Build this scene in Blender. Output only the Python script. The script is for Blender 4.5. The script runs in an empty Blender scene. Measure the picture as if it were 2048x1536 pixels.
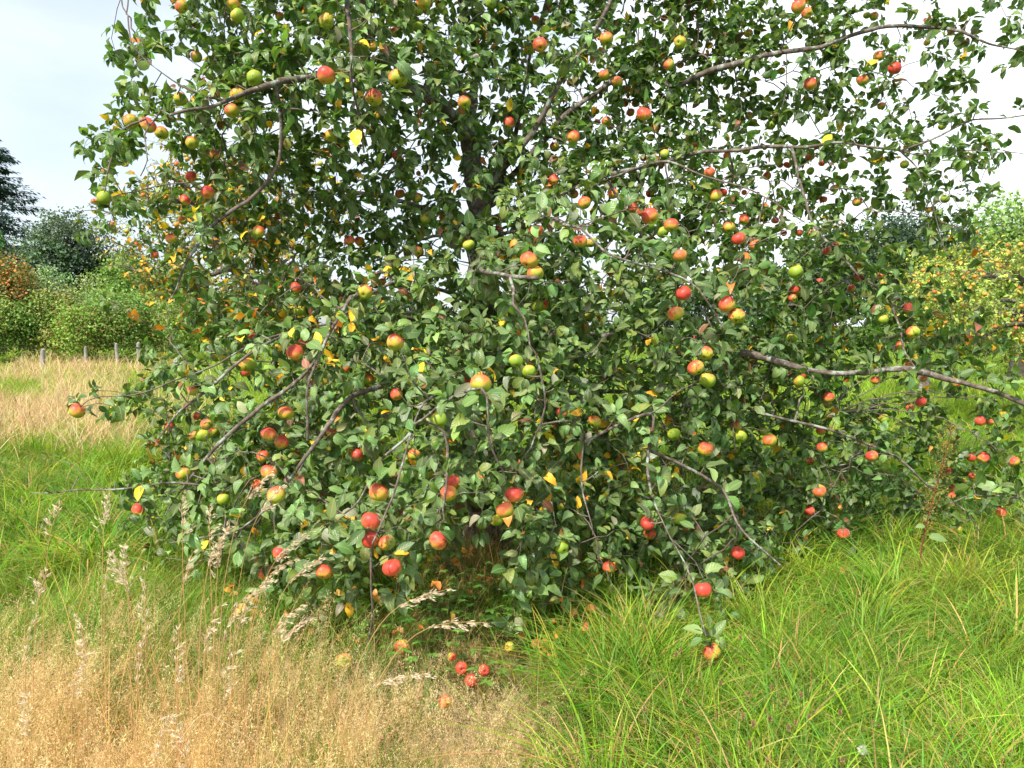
import bpy, math, random
import numpy as np
from mathutils import Vector, Matrix, kdtree

R = math.radians
rng = np.random.default_rng(7)
random.seed(7)
scene = bpy.context.scene
COL = scene.collection

# ------------------------------------------------------------------ camera, world, sun, exposure
CAM_H, FPX, HORIZON = 1.6, 1550.0, 650.0
PITCH = math.atan((768 - HORIZON) / FPX)
cam_d = bpy.data.cameras.new("camera")
cam_d.sensor_width = 36.0
cam_d.lens = 36.0 * FPX / 2048.0
cam_d.clip_start = 0.05
cam_d.clip_end = 2000
cam = bpy.data.objects.new("camera", cam_d)
COL.objects.link(cam)
cam.location = (0, 0, CAM_H)
cam.rotation_euler = (R(90) - PITCH, 0, 0)
scene.camera = cam

SUN_EL, SUN_AZ = R(48), R(-148)      # azimuth measured from +Y towards +X
sun_dir = Vector((math.sin(SUN_AZ) * math.cos(SUN_EL), math.cos(SUN_AZ) * math.cos(SUN_EL), math.sin(SUN_EL)))
world = bpy.data.worlds.new("World")
scene.world = world
world.use_nodes = True
wn, wl = world.node_tree.nodes, world.node_tree.links
wn.clear()
out = wn.new("ShaderNodeOutputWorld")
bg = wn.new("ShaderNodeBackground")
sky = wn.new("ShaderNodeTexSky")
sky.sky_type = 'NISHITA'
sky.sun_disc = False
sky.sun_elevation = SUN_EL
sky.sun_rotation = SUN_AZ
sky.air_density = 1.0
sky.dust_density = 2.0
tc = wn.new("ShaderNodeTexCoord")
mp = wn.new("ShaderNodeMapping"); mp.inputs['Scale'].default_value = (1, 1, 2.2)
wl.new(tc.outputs['Generated'], mp.inputs['Vector'])
nz = wn.new("ShaderNodeTexNoise"); nz.inputs['Scale'].default_value = 1.7; nz.inputs['Detail'].default_value = 7; nz.inputs['Roughness'].default_value = 0.52
wl.new(mp.outputs[0], nz.inputs['Vector'])
# the big cloud bank stands in the sky over the right hand trees
def cloud_lobe(d, lo, hi):
    dp = wn.new("ShaderNodeVectorMath"); dp.operation = 'DOT_PRODUCT'
    nm = wn.new("ShaderNodeVectorMath"); nm.operation = 'NORMALIZE'
    wl.new(tc.outputs['Generated'], nm.inputs[0])
    wl.new(nm.outputs[0], dp.inputs[0]); dp.inputs[1].default_value = Vector(d).normalized()
    mr = wn.new("ShaderNodeMapRange"); mr.interpolation_type = 'SMOOTHSTEP'
    mr.inputs[1].default_value = lo; mr.inputs[2].default_value = hi
    mr.inputs[3].default_value = 0; mr.inputs[4].default_value = 1
    wl.new(dp.outputs['Value'], mr.inputs[0])
    return mr.outputs[0]
lobe = cloud_lobe((0.50, 1.0, 0.25), 0.90, 0.995)
ad = wn.new("ShaderNodeMath"); ad.operation = 'MULTIPLY_ADD'
wl.new(lobe, ad.inputs[0]); ad.inputs[1].default_value = 0.50; wl.new(nz.outputs[0], ad.inputs[2])
cr = wn.new("ShaderNodeMapRange"); cr.interpolation_type = 'SMOOTHSTEP'
cr.inputs[1].default_value = 0.40; cr.inputs[2].default_value = 0.95; cr.inputs[3].default_value = 0.36; cr.inputs[4].default_value = 1.0
wl.new(ad.outputs[0], cr.inputs[0])
mx = wn.new("ShaderNodeMix"); mx.data_type = 'RGBA'
wl.new(cr.outputs[0], mx.inputs[0])
wl.new(sky.outputs[0], mx.inputs[6])
mx.inputs[7].default_value = (7.6, 8.1, 8.5, 1)
wl.new(mx.outputs[2], bg.inputs[0])
bg.inputs[1].default_value = 0.135
wl.new(bg.outputs[0], out.inputs[0])

sl = bpy.data.lights.new("sun", 'SUN')
sl.energy = 4.4
sl.angle = R(2.5)
sl.color = (1.0, 0.95, 0.86)
sun = bpy.data.objects.new("sun", sl)
COL.objects.link(sun)
sun.rotation_euler = sun_dir.to_track_quat('Z', 'Y').to_euler()
scene.view_settings.view_transform = 'Standard'
scene.view_settings.look = 'None'
scene.view_settings.gamma = 1
scene.view_settings.exposure = 0.5
scene.render.engine = 'CYCLES'
scene.cycles.max_bounces = 6
scene.cycles.diffuse_bounces = 3
scene.cycles.glossy_bounces = 2
scene.cycles.transmission_bounces = 3
scene.cycles.caustics_reflective = False
scene.cycles.caustics_refractive = False

# ------------------------------------------------------------------ helpers
CP, SP = math.cos(PITCH), math.sin(PITCH)
def at(px, py, depth):
    """world point seen at pixel (px,py) of the 2048x1536 frame, at world distance y = depth"""
    u, v = (np.asarray(px, float) - 1024) / FPX, (768 - np.asarray(py, float)) / FPX
    y = CP + v * SP
    z = -SP + v * CP
    s = depth / y
    return np.stack([u * s, y * s, CAM_H + z * s], -1)
def proj(P):
    P = np.asarray(P, float)
    x, y, z = P[..., 0], P[..., 1], P[..., 2] - CAM_H
    f = y * CP - z * SP
    upv = y * SP + z * CP
    return 1024 + FPX * x / f, 768 - FPX * upv / f, f
def ground_h(x, y):
    x = np.asarray(x, float); y = np.asarray(y, float)
    return 0.05 * np.sin(x * 1.1 + 0.4) * np.sin(y * 0.9 + 1.0) + 0.025 * np.sin(x * 2.7 + y * 1.9) + 0.012 * np.sin(x * 6.1 - y * 4.3)
def gpoint(px, py):
    P = at(px, py, 10.0)
    t = (0 - CAM_H) / (P[..., 2] - CAM_H)
    return P[..., 0] * t, P[..., 1] * t
def nrm(a):
    return a / np.maximum(np.linalg.norm(a, axis=-1, keepdims=True), 1e-9)

def tag(o, label=None, cat=None, group=None, kind=None):
    if label: o["label"] = label
    if cat: o["category"] = cat
    if group: o["group"] = group
    if kind: o["kind"] = kind
    return o
def link(name, data, parent=None):
    o = bpy.data.objects.new(name, data)
    COL.objects.link(o)
    if parent is not None: o.parent = parent
    return o
def empty(name, loc=(0, 0, 0)):
    o = link(name, None); o.location = loc
    o.empty_display_size = 0.2
    return o

class Geo:
    """collects vertex / face arrays and makes one mesh"""
    def __init__(s): s.v, s.f, s.m, s.c, s.n, s.uv = [], [], [], [], 0, []
    def add(s, V, F, C=None, U=None):
        V = np.asarray(V, np.float32).reshape(-1, 3)
        s.v.append(V); s.f.append(np.asarray(F, np.int32) + s.n); s.n += len(V)
        s.c.append(np.broadcast_to(np.asarray((0.5, 0.5, 0.5) if C is None else C, np.float32), (len(V), 3)))
        s.uv.append(np.zeros((len(V), 2), np.float32) if U is None else np.asarray(U, np.float32).reshape(-1, 2))
    def mesh(s, name, mat, smooth=True):
        me = bpy.data.meshes.new(name)
        V = np.concatenate(s.v); C = np.concatenate(s.c); U = np.concatenate(s.uv)
        tri = [f for f in s.f if f.shape[1] == 3]; quad = [f for f in s.f if f.shape[1] == 4]
        loops, starts, tot = [], [], 0
        for grp, k in ((tri, 3), (quad, 4)):
            if grp:
                g = np.concatenate(grp)
                loops.append(g.ravel()); starts.append(tot + np.arange(len(g)) * k); tot += g.size
        L = np.concatenate(loops); S = np.concatenate(starts)
        me.vertices.add(len(V)); me.vertices.foreach_set("co", V.ravel())
        me.loops.add(len(L)); me.loops.foreach_set("vertex_index", L)
        me.polygons.add(len(S)); me.polygons.foreach_set("loop_start", S)
        me.polygons.foreach_set("use_smooth", np.full(len(S), smooth))
        a = me.attributes.new("tint", 'FLOAT_COLOR', 'POINT')
        a.data.foreach_set("color", np.concatenate([C, np.ones((len(C), 1), np.float32)], 1).ravel())
        b = me.attributes.new("luv", 'FLOAT2', 'POINT')
        b.data.foreach_set("vector", U.ravel())
        me.update(calc_edges=True)
        if mat: me.materials.append(mat)
        return me
    def obj(s, name, mat, parent=None, smooth=True):
        return link(name, s.mesh(name, mat, smooth), parent)

def tube(geo, P, r, sides=6, color=None, cap=True):
    P = np.asarray(P, float); n = len(P)
    r = np.broadcast_to(np.asarray(r, float), (n,))
    T = np.gradient(P, axis=0); T = nrm(T)
    up = np.array([0, 0, 1.0]) if abs(T[:, 2]).mean() < 0.9 else np.array([1.0, 0, 0])
    A = nrm(np.cross(T, up)); B = np.cross(T, A)
    an = np.arange(sides) * 2 * math.pi / sides
    V = P[:, None] + r[:, None, None] * (A[:, None] * np.cos(an)[None, :, None] + B[:, None] * np.sin(an)[None, :, None])
    i = np.arange(n - 1)[:, None] * sides; j = np.arange(sides)[None]
    F = np.stack([i + j, i + (j + 1) % sides, i + sides + (j + 1) % sides, i + sides + j], -1).reshape(-1, 4)
    V = V.reshape(-1, 3)
    geo.add(V, F, color)
    if cap:
        base = geo.n
        tipv = P[-1] + T[-1] * r[-1] * 0.8
        ring = V[-sides:]
        geo.add(np.concatenate([ring, tipv[None]]), [[k, (k + 1) % sides, sides] for k in range(sides)], color)

def resample(P, step):
    P = np.asarray(P, float)
    d = np.concatenate([[0], np.cumsum(np.linalg.norm(np.diff(P, axis=0), axis=1))])
    n = max(3, int(d[-1] / step) + 1)
    # catmull-like smoothing through cubic interpolation of coordinates
    t = np.linspace(0, d[-1], n)
    if len(P) < 4:
        return np.stack([np.interp(t, d, P[:, k]) for k in range(3)], 1)
    m = np.gradient(P, d, axis=0)
    idx = np.clip(np.searchsorted(d, t, 'right') - 1, 0, len(P) - 2)
    h = (d[idx + 1] - d[idx])[:, None]; s = ((t - d[idx])[:, None]) / h
    return (2*s**3-3*s**2+1)*P[idx] + (s**3-2*s**2+s)*h*m[idx] + (-2*s**3+3*s**2)*P[idx+1] + (s**3-s**2)*h*m[idx+1]

def leaves(geo, pos, dirv, nor, L, W, col, fold=0.35, droop=0.5, hi=True, wave=0.0):
    """a batch of leaves: base point, long axis, face normal, length, width, colour"""
    n = len(pos)
    if n == 0: return
    dirv = nrm(dirv); side = nrm(np.cross(dirv, nor)); nor = np.cross(side, dirv)
    if hi:
        ts = np.array([0.08, 0.3, 0.55, 0.8]); ws = np.array([0.46, 0.97, 1.0, 0.60])
    else:
        ts = np.array([0.35]); ws = np.array([1.0])
    L = np.asarray(L)[:, None]; W = np.asarray(W)[:, None] * 0.5
    dr = np.broadcast_to(np.asarray(droop, float), (n,))[:, None]
    fo = np.broadcast_to(np.asarray(fold, float), (n,))[:, None]
    def curve(t):
        a = dr * t
        return dirv * (L * t * (1 - a * a * 0.25)) - nor * (L * t * a * 0.55)
    rows, uvs = [pos[:, None]], [np.full((n, 1, 2), (0.5, 0.0))]
    for t, w in zip(ts, ws):
        c = pos + curve(t)
        k = w * W
        wv = wave * W * rng.normal(size=(n, 1))
        wv2 = wave * W * rng.normal(size=(n, 1))
        l = c + side * k * np.cos(fo) + nor * (k * np.sin(fo) + wv)
        r_ = c - side * k * np.cos(fo) + nor * (k * np.sin(fo) + wv2)
        rows.append(np.stack([l, c, r_], 1))
        uvs.append(np.broadcast_to(np.array([[0, t], [0.5, t], [1, t]]), (n, 3, 2)))
    rows.append((pos + curve(1.0))[:, None]); uvs.append(np.full((n, 1, 2), (0.5, 1.0)))
    V = np.concatenate(rows, 1); U = np.concatenate(uvs, 1)
    m = V.shape[1]; k = len(ts)
    tri = [[0, 2, 1], [0, 3, 2], [m - 1, m - 4, m - 3], [m - 1, m - 3, m - 2]]
    quad = []
    for i in range(k - 1):
        a = 1 + 3 * i
        quad += [[a, a + 1, a + 4, a + 3], [a + 1, a + 2, a + 5, a + 4]]
    off = (np.arange(n) * m)[:, None, None]
    C = np.repeat(np.asarray(col, np.float32), m, 0)
    n0 = geo.n
    geo.add(V, (np.array(tri)[None] + off).reshape(-1, 3), C, U)
    if quad:
        geo.f.append((np.array(quad)[None] + off).reshape(-1, 4).astype(np.int32) + n0)

def blades(geo, pos, az, H, lean, W, col, segs=3, curl=1.0):
    n = len(pos)
    d = np.stack([np.cos(az), np.sin(az), np.zeros(n)], 1)
    s = np.stack([-np.sin(az + 0.0), np.cos(az), np.zeros(n)], 1)
    # turn the flat of each blade by a random angle
    tw = rng.uniform(0, math.pi, n)[:, None]
    s = s * np.cos(tw) + d * np.sin(tw)
    rows = []
    for i in range(segs):
        t = i / segs
        c = pos + d * (H * lean * t ** (1 + curl))[:, None] + np.array([0, 0, 1.0]) * (H * (t - 0.45 * lean * t ** 2.2))[:, None]
        w = (W * (1 - 0.55 * t ** 1.5) * (0.6 if i == 0 else 1))[:, None] * 0.5
        rows.append(np.stack([c - s * w, c + s * w], 1))
    c = pos + d * (H * lean)[:, None] + np.array([0, 0, 1.0]) * (H * np.maximum(1 - 0.45 * lean, 0.05))[:, None]
    rows.append(c[:, None])
    V = np.concatenate(rows, 1); m = V.shape[1]
    quad = np.array([[2*i, 2*i+1, 2*i+3, 2*i+2] for i in range(segs - 1)]).reshape(-1, 4)
    tri = np.array([[m - 3, m - 2, m - 1]])
    off = (np.arange(n) * m)[:, None, None]
    tt = np.concatenate([np.repeat(np.arange(segs) / segs, 2), [1.0]])
    U = np.broadcast_to(np.stack([np.full(m, 0.5), tt], 1), (n, m, 2))
    n0 = geo.n
    geo.add(V, (tri[None] + off).reshape(-1, 3), np.repeat(np.asarray(col, np.float32), m, 0), U)
    if len(quad): geo.f.append((quad[None] + off).reshape(-1, 4).astype(np.int32) + n0)

def vary(base, n, amt=0.18, hue=0.08):
    c = np.asarray(base, float)[None] * np.exp(rng.normal(0, amt, (n, 1))) * np.exp(rng.normal(0, hue, (n, 3)))
    return np.clip(c, 0.002, 0.9)

# ------------------------------------------------------------------ materials
def newmat(name):
    m = bpy.data.materials.new(name); m.use_nodes = True
    return m, m.node_tree.nodes, m.node_tree.links, m.node_tree.nodes["Principled BSDF"]
def inp(b, k, v):
    if k in b.inputs: b.inputs[k].default_value = v

def leaf_mat(name, rough=0.42, spec=0.45, trans=0.35, under=1.45, vein=True, spots=True, tr_tint=(1.5, 1.5, 0.55)):
    m, n, l, b = newmat(name)
    at_ = n.new("ShaderNodeAttribute"); at_.attribute_name = "tint"
    col = at_.outputs['Color']
    if vein:
        uv = n.new("ShaderNodeAttribute"); uv.attribute_name = "luv"
        sp = n.new("ShaderNodeSeparateXYZ"); l.new(uv.outputs['Vector'], sp.inputs[0])
        # midrib and side veins
        s1 = n.new("ShaderNodeMath"); s1.operation = 'SUBTRACT'; l.new(sp.outputs[0], s1.inputs[0]); s1.inputs[1].default_value = 0.5
        s2 = n.new("ShaderNodeMath"); s2.operation = 'ABSOLUTE'; l.new(s1.outputs[0], s2.inputs[0])
        mr = n.new("ShaderNodeMapRange"); l.new(s2.outputs[0], mr.inputs[0]); mr.inputs[1].default_value = 0.0; mr.inputs[2].default_value = 0.07; mr.inputs[3].default_value = 0.55; mr.inputs[4].default_value = 0
        sv = n.new("ShaderNodeMath"); sv.operation = 'MULTIPLY_ADD'; l.new(s2.outputs[0], sv.inputs[0]); sv.inputs[1].default_value = -0.55; l.new(sp.outputs[1], sv.inputs[2])
        sw = n.new("ShaderNodeMath"); sw.operation = 'MULTIPLY'; l.new(sv.outputs[0], sw.inputs[0]); sw.inputs[1].default_value = 44
        sn = n.new("ShaderNodeMath"); sn.operation = 'SINE'; l.new(sw.outputs[0], sn.inputs[0])
        m2 = n.new("ShaderNodeMapRange"); l.new(sn.outputs[0], m2.inputs[0]); m2.inputs[1].default_value = 0.55; m2.inputs[2].default_value = 1; m2.inputs[3].default_value = 0; m2.inputs[4].default_value = 0.09
        mm = n.new("ShaderNodeMath"); mm.operation = 'MAXIMUM'; l.new(mr.outputs[0], mm.inputs[0]); l.new(m2.outputs[0], mm.inputs[1])
        x = n.new("ShaderNodeMix"); x.data_type = 'RGBA'; l.new(mm.outputs[0], x.inputs[0]); l.new(col, x.inputs[6]); x.inputs[7].default_value = (0.30, 0.36, 0.15, 1)
        col = x.outputs[2]
        bp = n.new("ShaderNodeBump"); bp.inputs['Strength'].default_value = 0.2; bp.inputs['Distance'].default_value = 0.004
        l.new(sn.outputs[0], bp.inputs['Height']); l.new(bp.outputs[0], b.inputs['Normal'])
    if spots:
        t = n.new("ShaderNodeTexCoord")
        nz = n.new("ShaderNodeTexNoise"); nz.inputs['Scale'].default_value = 55; nz.inputs['Detail'].default_value = 3
        l.new(t.outputs['Object'], nz.inputs['Vector'])
        rp = n.new("ShaderNodeMapRange"); l.new(nz.outputs[0], rp.inputs[0]); rp.inputs[1].default_value = 0.66; rp.inputs[2].default_value = 0.72; rp.inputs[3].default_value = 0; rp.inputs[4].default_value = 0.75
        x = n.new("ShaderNodeMix"); x.data_type = 'RGBA'; l.new(rp.outputs[0], x.inputs[0]); l.new(col, x.inputs[6]); x.inputs[7].default_value = (0.16, 0.075, 0.03, 1)
        col = x.outputs[2]
    if under != 1:
        g = n.new("ShaderNodeNewGeometry")
        x = n.new("ShaderNodeMix"); x.data_type = 'RGBA'
        l.new(g.outputs['Backfacing'], x.inputs[0]); l.new(col, x.inputs[6])
        y = n.new("ShaderNodeMix"); y.data_type = 'RGBA'; y.blend_type = 'MULTIPLY'; y.inputs[0].default_value = 1
        l.new(col, y.inputs[6]); y.inputs[7].default_value = (under * 1.2, under, under * 1.15, 1)
        l.new(y.outputs[2], x.inputs[7]); col = x.outputs[2]
    l.new(col, b.inputs['Base Color'])
    inp(b, 'Roughness', rough); inp(b, 'Specular IOR Level', spec)
    tr = n.new("ShaderNodeBsdfTranslucent")
    y = n.new("ShaderNodeMix"); y.data_type = 'RGBA'; y.blend_type = 'MULTIPLY'; y.inputs[0].default_value = 1
    l.new(col, y.inputs[6]); y.inputs[7].default_value = (*tr_tint, 1); l.new(y.outputs[2], tr.inputs[0])
    ms = n.new("ShaderNodeMixShader"); ms.inputs[0].default_value = trans
    l.new(b.outputs[0], ms.inputs[1]); l.new(tr.outputs[0], ms.inputs[2])
    l.new(ms.outputs[0], n["Material Output"].inputs[0])
    return m

def bark_mat(name, dark=(0.075, 0.055, 0.042), light=(0.24, 0.19, 0.155), lichen=0.7, scale=30):
    m, n, l, b = newmat(name)
    t = n.new("ShaderNodeTexCoord")
    nz = n.new("ShaderNodeTexNoise"); nz.inputs['Scale'].default_value = scale; nz.inputs['Detail'].default_value = 8; nz.inputs['Roughness'].default_value = 0.65
    l.new(t.outputs['Object'], nz.inputs['Vector'])
    r = n.new("ShaderNodeValToRGB"); r.color_ramp.elements[0].position = 0.35; r.color_ramp.elements[1].position = 0.68
    r.color_ramp.elements[0].color = (*dark, 1); r.color_ramp.elements[1].color = (*light, 1)
    l.new(nz.outputs[0], r.inputs[0]); col = r.outputs[0]
    n2 = n.new("ShaderNodeTexNoise"); n2.inputs['Scale'].default_value = 14; n2.inputs['Detail'].default_value = 10; n2.inputs['Roughness'].default_value = 0.75
    l.new(t.outputs['Object'], n2.inputs['Vector'])
    q = n.new("ShaderNodeMapRange"); l.new(n2.outputs[0], q.inputs[0]); q.inputs[1].default_value = 0.60 - 0.1 * lichen; q.inputs[2].default_value = 0.66 - 0.1 * lichen
    q.inputs[3].default_value = 0; q.inputs[4].default_value = 0.85 if lichen > 0 else 0
    x = n.new("ShaderNodeMix"); x.data_type = 'RGBA'; l.new(q.outputs[0], x.inputs[0]); l.new(col, x.inputs[6]); x.inputs[7].default_value = (0.36, 0.40, 0.34, 1)
    l.new(x.outputs[2], b.inputs['Base Color'])
    bp = n.new("ShaderNodeBump"); bp.inputs['Strength'].default_value = 0.7; bp.inputs['Distance'].default_value = 0.01
    l.new(nz.outputs[0], bp.inputs['Height']); l.new(bp.outputs[0], b.inputs['Normal'])
    inp(b, 'Roughness', 0.85); inp(b, 'Specular IOR Level', 0.2)
    return m

def apple_mat():
    m, n, l, b = newmat("apple_skin")
    t = n.new("ShaderNodeTexCoord")
    rp = n.new("ShaderNodeAttribute"); rp.attribute_type = 'OBJECT'; rp.attribute_name = "ripeness"
    sd = n.new("ShaderNodeAttribute"); sd.attribute_type = 'OBJECT'; sd.attribute_name = "seed"
    sep = n.new("ShaderNodeSeparateXYZ"); l.new(t.outputs['Object'], sep.inputs[0])
    # offset coordinates per apple
    ofs = n.new("ShaderNodeCombineXYZ"); l.new(sd.outputs['Fac'], ofs.inputs[0]); l.new(sd.outputs['Fac'], ofs.inputs[2])
    av = n.new("ShaderNodeVectorMath"); av.operation = 'ADD'; l.new(t.outputs['Object'], av.inputs[0]); l.new(ofs.outputs[0], av.inputs[1])
    nz = n.new("ShaderNodeTexNoise"); nz.inputs['Scale'].default_value = 1.3; nz.inputs['Detail'].default_value = 3; l.new(av.outputs[0], nz.inputs['Vector'])
    # streaks that run from stalk to calyx
    mp = n.new("ShaderNodeMapping"); mp.inputs['Scale'].default_value = (9, 9, 1.0); l.new(av.outputs[0], mp.inputs[0])
    st = n.new("ShaderNodeTexNoise"); st.inputs['Scale'].default_value = 1.6; st.inputs['Detail'].default_value = 4; l.new(mp.outputs[0], st.inputs['Vector'])
    dp = n.new("ShaderNodeVectorMath"); dp.operation = 'DOT_PRODUCT'; l.new(t.outputs['Object'], dp.inputs[0]); dp.inputs[1].default_value = (-0.35, -0.35, 0.8)
    def ma(op, a, bb, c=None):
        k = n.new("ShaderNodeMath"); k.operation = op
        for i, v in enumerate((a, bb, c)):
            if v is None: continue
            if isinstance(v, (int, float)): k.inputs[i].default_value = v
            else: l.new(v, k.inputs[i])
        return k.outputs[0]
    f = ma('MULTIPLY_ADD', dp.outputs['Value'], 0.42, rp.outputs['Fac'])
    f = ma('ADD', f, ma('MULTIPLY_ADD', nz.outputs[0], 0.7, -0.35))
    f = ma('ADD', f, ma('MULTIPLY_ADD', st.outputs[0], 0.5, -0.25))
    r = n.new("ShaderNodeValToRGB"); e = r.color_ramp.elements
    e[0].position = 0.12; e[0].color = (0.27, 0.40, 0.035, 1)
    e[1].position = 0.92; e[1].color = (0.66, 0.07, 0.045, 1)
    for p, c in ((0.36, (0.50, 0.50, 0.05)), (0.52, (0.78, 0.40, 0.07)), (0.68, (0.80, 0.19, 0.07))):
        k = e.new(p); k.color = (*c, 1)
    l.new(f, r.inputs[0]); col = r.outputs[0]
    # pale lenticels
    vo = n.new("ShaderNodeTexVoronoi"); vo.inputs['Scale'].default_value = 11; l.new(av.outputs[0], vo.inputs['Vector'])
    q = n.new("ShaderNodeMapRange"); l.new(vo.outputs['Distance'], q.inputs[0]); q.inputs[1].default_value = 0.05; q.inputs[2].default_value = 0.12; q.inputs[3].default_value = 0.4; q.inputs[4].default_value = 0
    x = n.new("ShaderNodeMix"); x.data_type = 'RGBA'; l.new(q.outputs[0], x.inputs[0]); l.new(col, x.inputs[6]); x.inputs[7].default_value = (0.8, 0.6, 0.3, 1); col = x.outputs[2]
    # brown scab marks
    n3 = n.new("ShaderNodeTexNoise"); n3.inputs['Scale'].default_value = 3.6; n3.inputs['Detail'].default_value = 5; l.new(av.outputs[0], n3.inputs['Vector'])
    q = n.new("ShaderNodeMapRange"); l.new(n3.outputs[0], q.inputs[0]); q.inputs[1].default_value = 0.665; q.inputs[2].default_value = 0.70; q.inputs[3].default_value = 0; q.inputs[4].default_value = 0.85
    rot = n.new("ShaderNodeAttribute"); rot.attribute_type = 'OBJECT'; rot.attribute_name = "rot"
    l.new(ma('MULTIPLY_ADD', rot.outputs['Fac'], 0.14, n3.outputs[0]), q.inputs[0])
    x = n.new("ShaderNodeMix"); x.data_type = 'RGBA'; l.new(q.outputs[0], x.inputs[0]); l.new(col, x.inputs[6]); x.inputs[7].default_value = (0.13, 0.06, 0.025, 1); col = x.outputs[2]
    l.new(col, b.inputs['Base Color'])
    inp(b, 'Roughness', 0.45); inp(b, 'Specular IOR Level', 0.38)
    inp(b, 'Subsurface Weight', 0.0)
    return m

def plain_mat(name, c1, c2, scale=20, rough=0.8, detail=5):
    m, n, l, b = newmat(name)
    t = n.new("ShaderNodeTexCoord")
    nz = n.new("ShaderNodeTexNoise"); nz.inputs['Scale'].default_value = scale; nz.inputs['Detail'].default_value = detail
    l.new(t.outputs['Object'], nz.inputs['Vector'])
    r = n.new("ShaderNodeValToRGB"); r.color_ramp.elements[0].position = 0.35; r.color_ramp.elements[1].position = 0.65
    r.color_ramp.elements[0].color = (*c1, 1); r.color_ramp.elements[1].color = (*c2, 1)
    l.new(nz.outputs[0], r.inputs[0]); l.new(r.outputs[0], b.inputs['Base Color'])
    inp(b, 'Roughness', rough); inp(b, 'Specular IOR Level', 0.25)
    return m

M_LEAF = leaf_mat("apple_leaf", trans=0.36, rough=0.37)
M_FAR = leaf_mat("far_leaf", rough=0.6, spec=0.25, trans=0.3, under=1.25, vein=False, spots=False)
M_GRASS = leaf_mat("grass_blade", rough=0.5, spec=0.3, trans=0.42, under=1, vein=False, spots=False, tr_tint=(1.35, 1.35, 0.7))
M_STRAW = leaf_mat("straw", rough=0.7, spec=0.2, trans=0.35, under=1, vein=False, spots=False, tr_tint=(1.1, 1.05, 0.9))
M_HERB = leaf_mat("herb_leaf", rough=0.5, spec=0.35, trans=0.35, under=1.2, vein=True, spots=False)
M_BARK = bark_mat("apple_bark")
M_TWIG = bark_mat("twig_bark", dark=(0.10, 0.075, 0.06), light=(0.27, 0.21, 0.17), lichen=0.3, scale=60)
M_FARBARK = bark_mat("far_bark", dark=(0.05, 0.04, 0.032), light=(0.12, 0.10, 0.08), lichen=0.0, scale=8)
M_APPLE = apple_mat()
M_CALYX = plain_mat("calyx_brown", (0.02, 0.013, 0.008), (0.07, 0.045, 0.025), 80)
M_STALK = plain_mat("stalk_brown", (0.07, 0.045, 0.02), (0.14, 0.10, 0.04), 60)
M_POST = plain_mat("weathered_post", (0.20, 0.18, 0.16), (0.38, 0.35, 0.31), 14)
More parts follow.
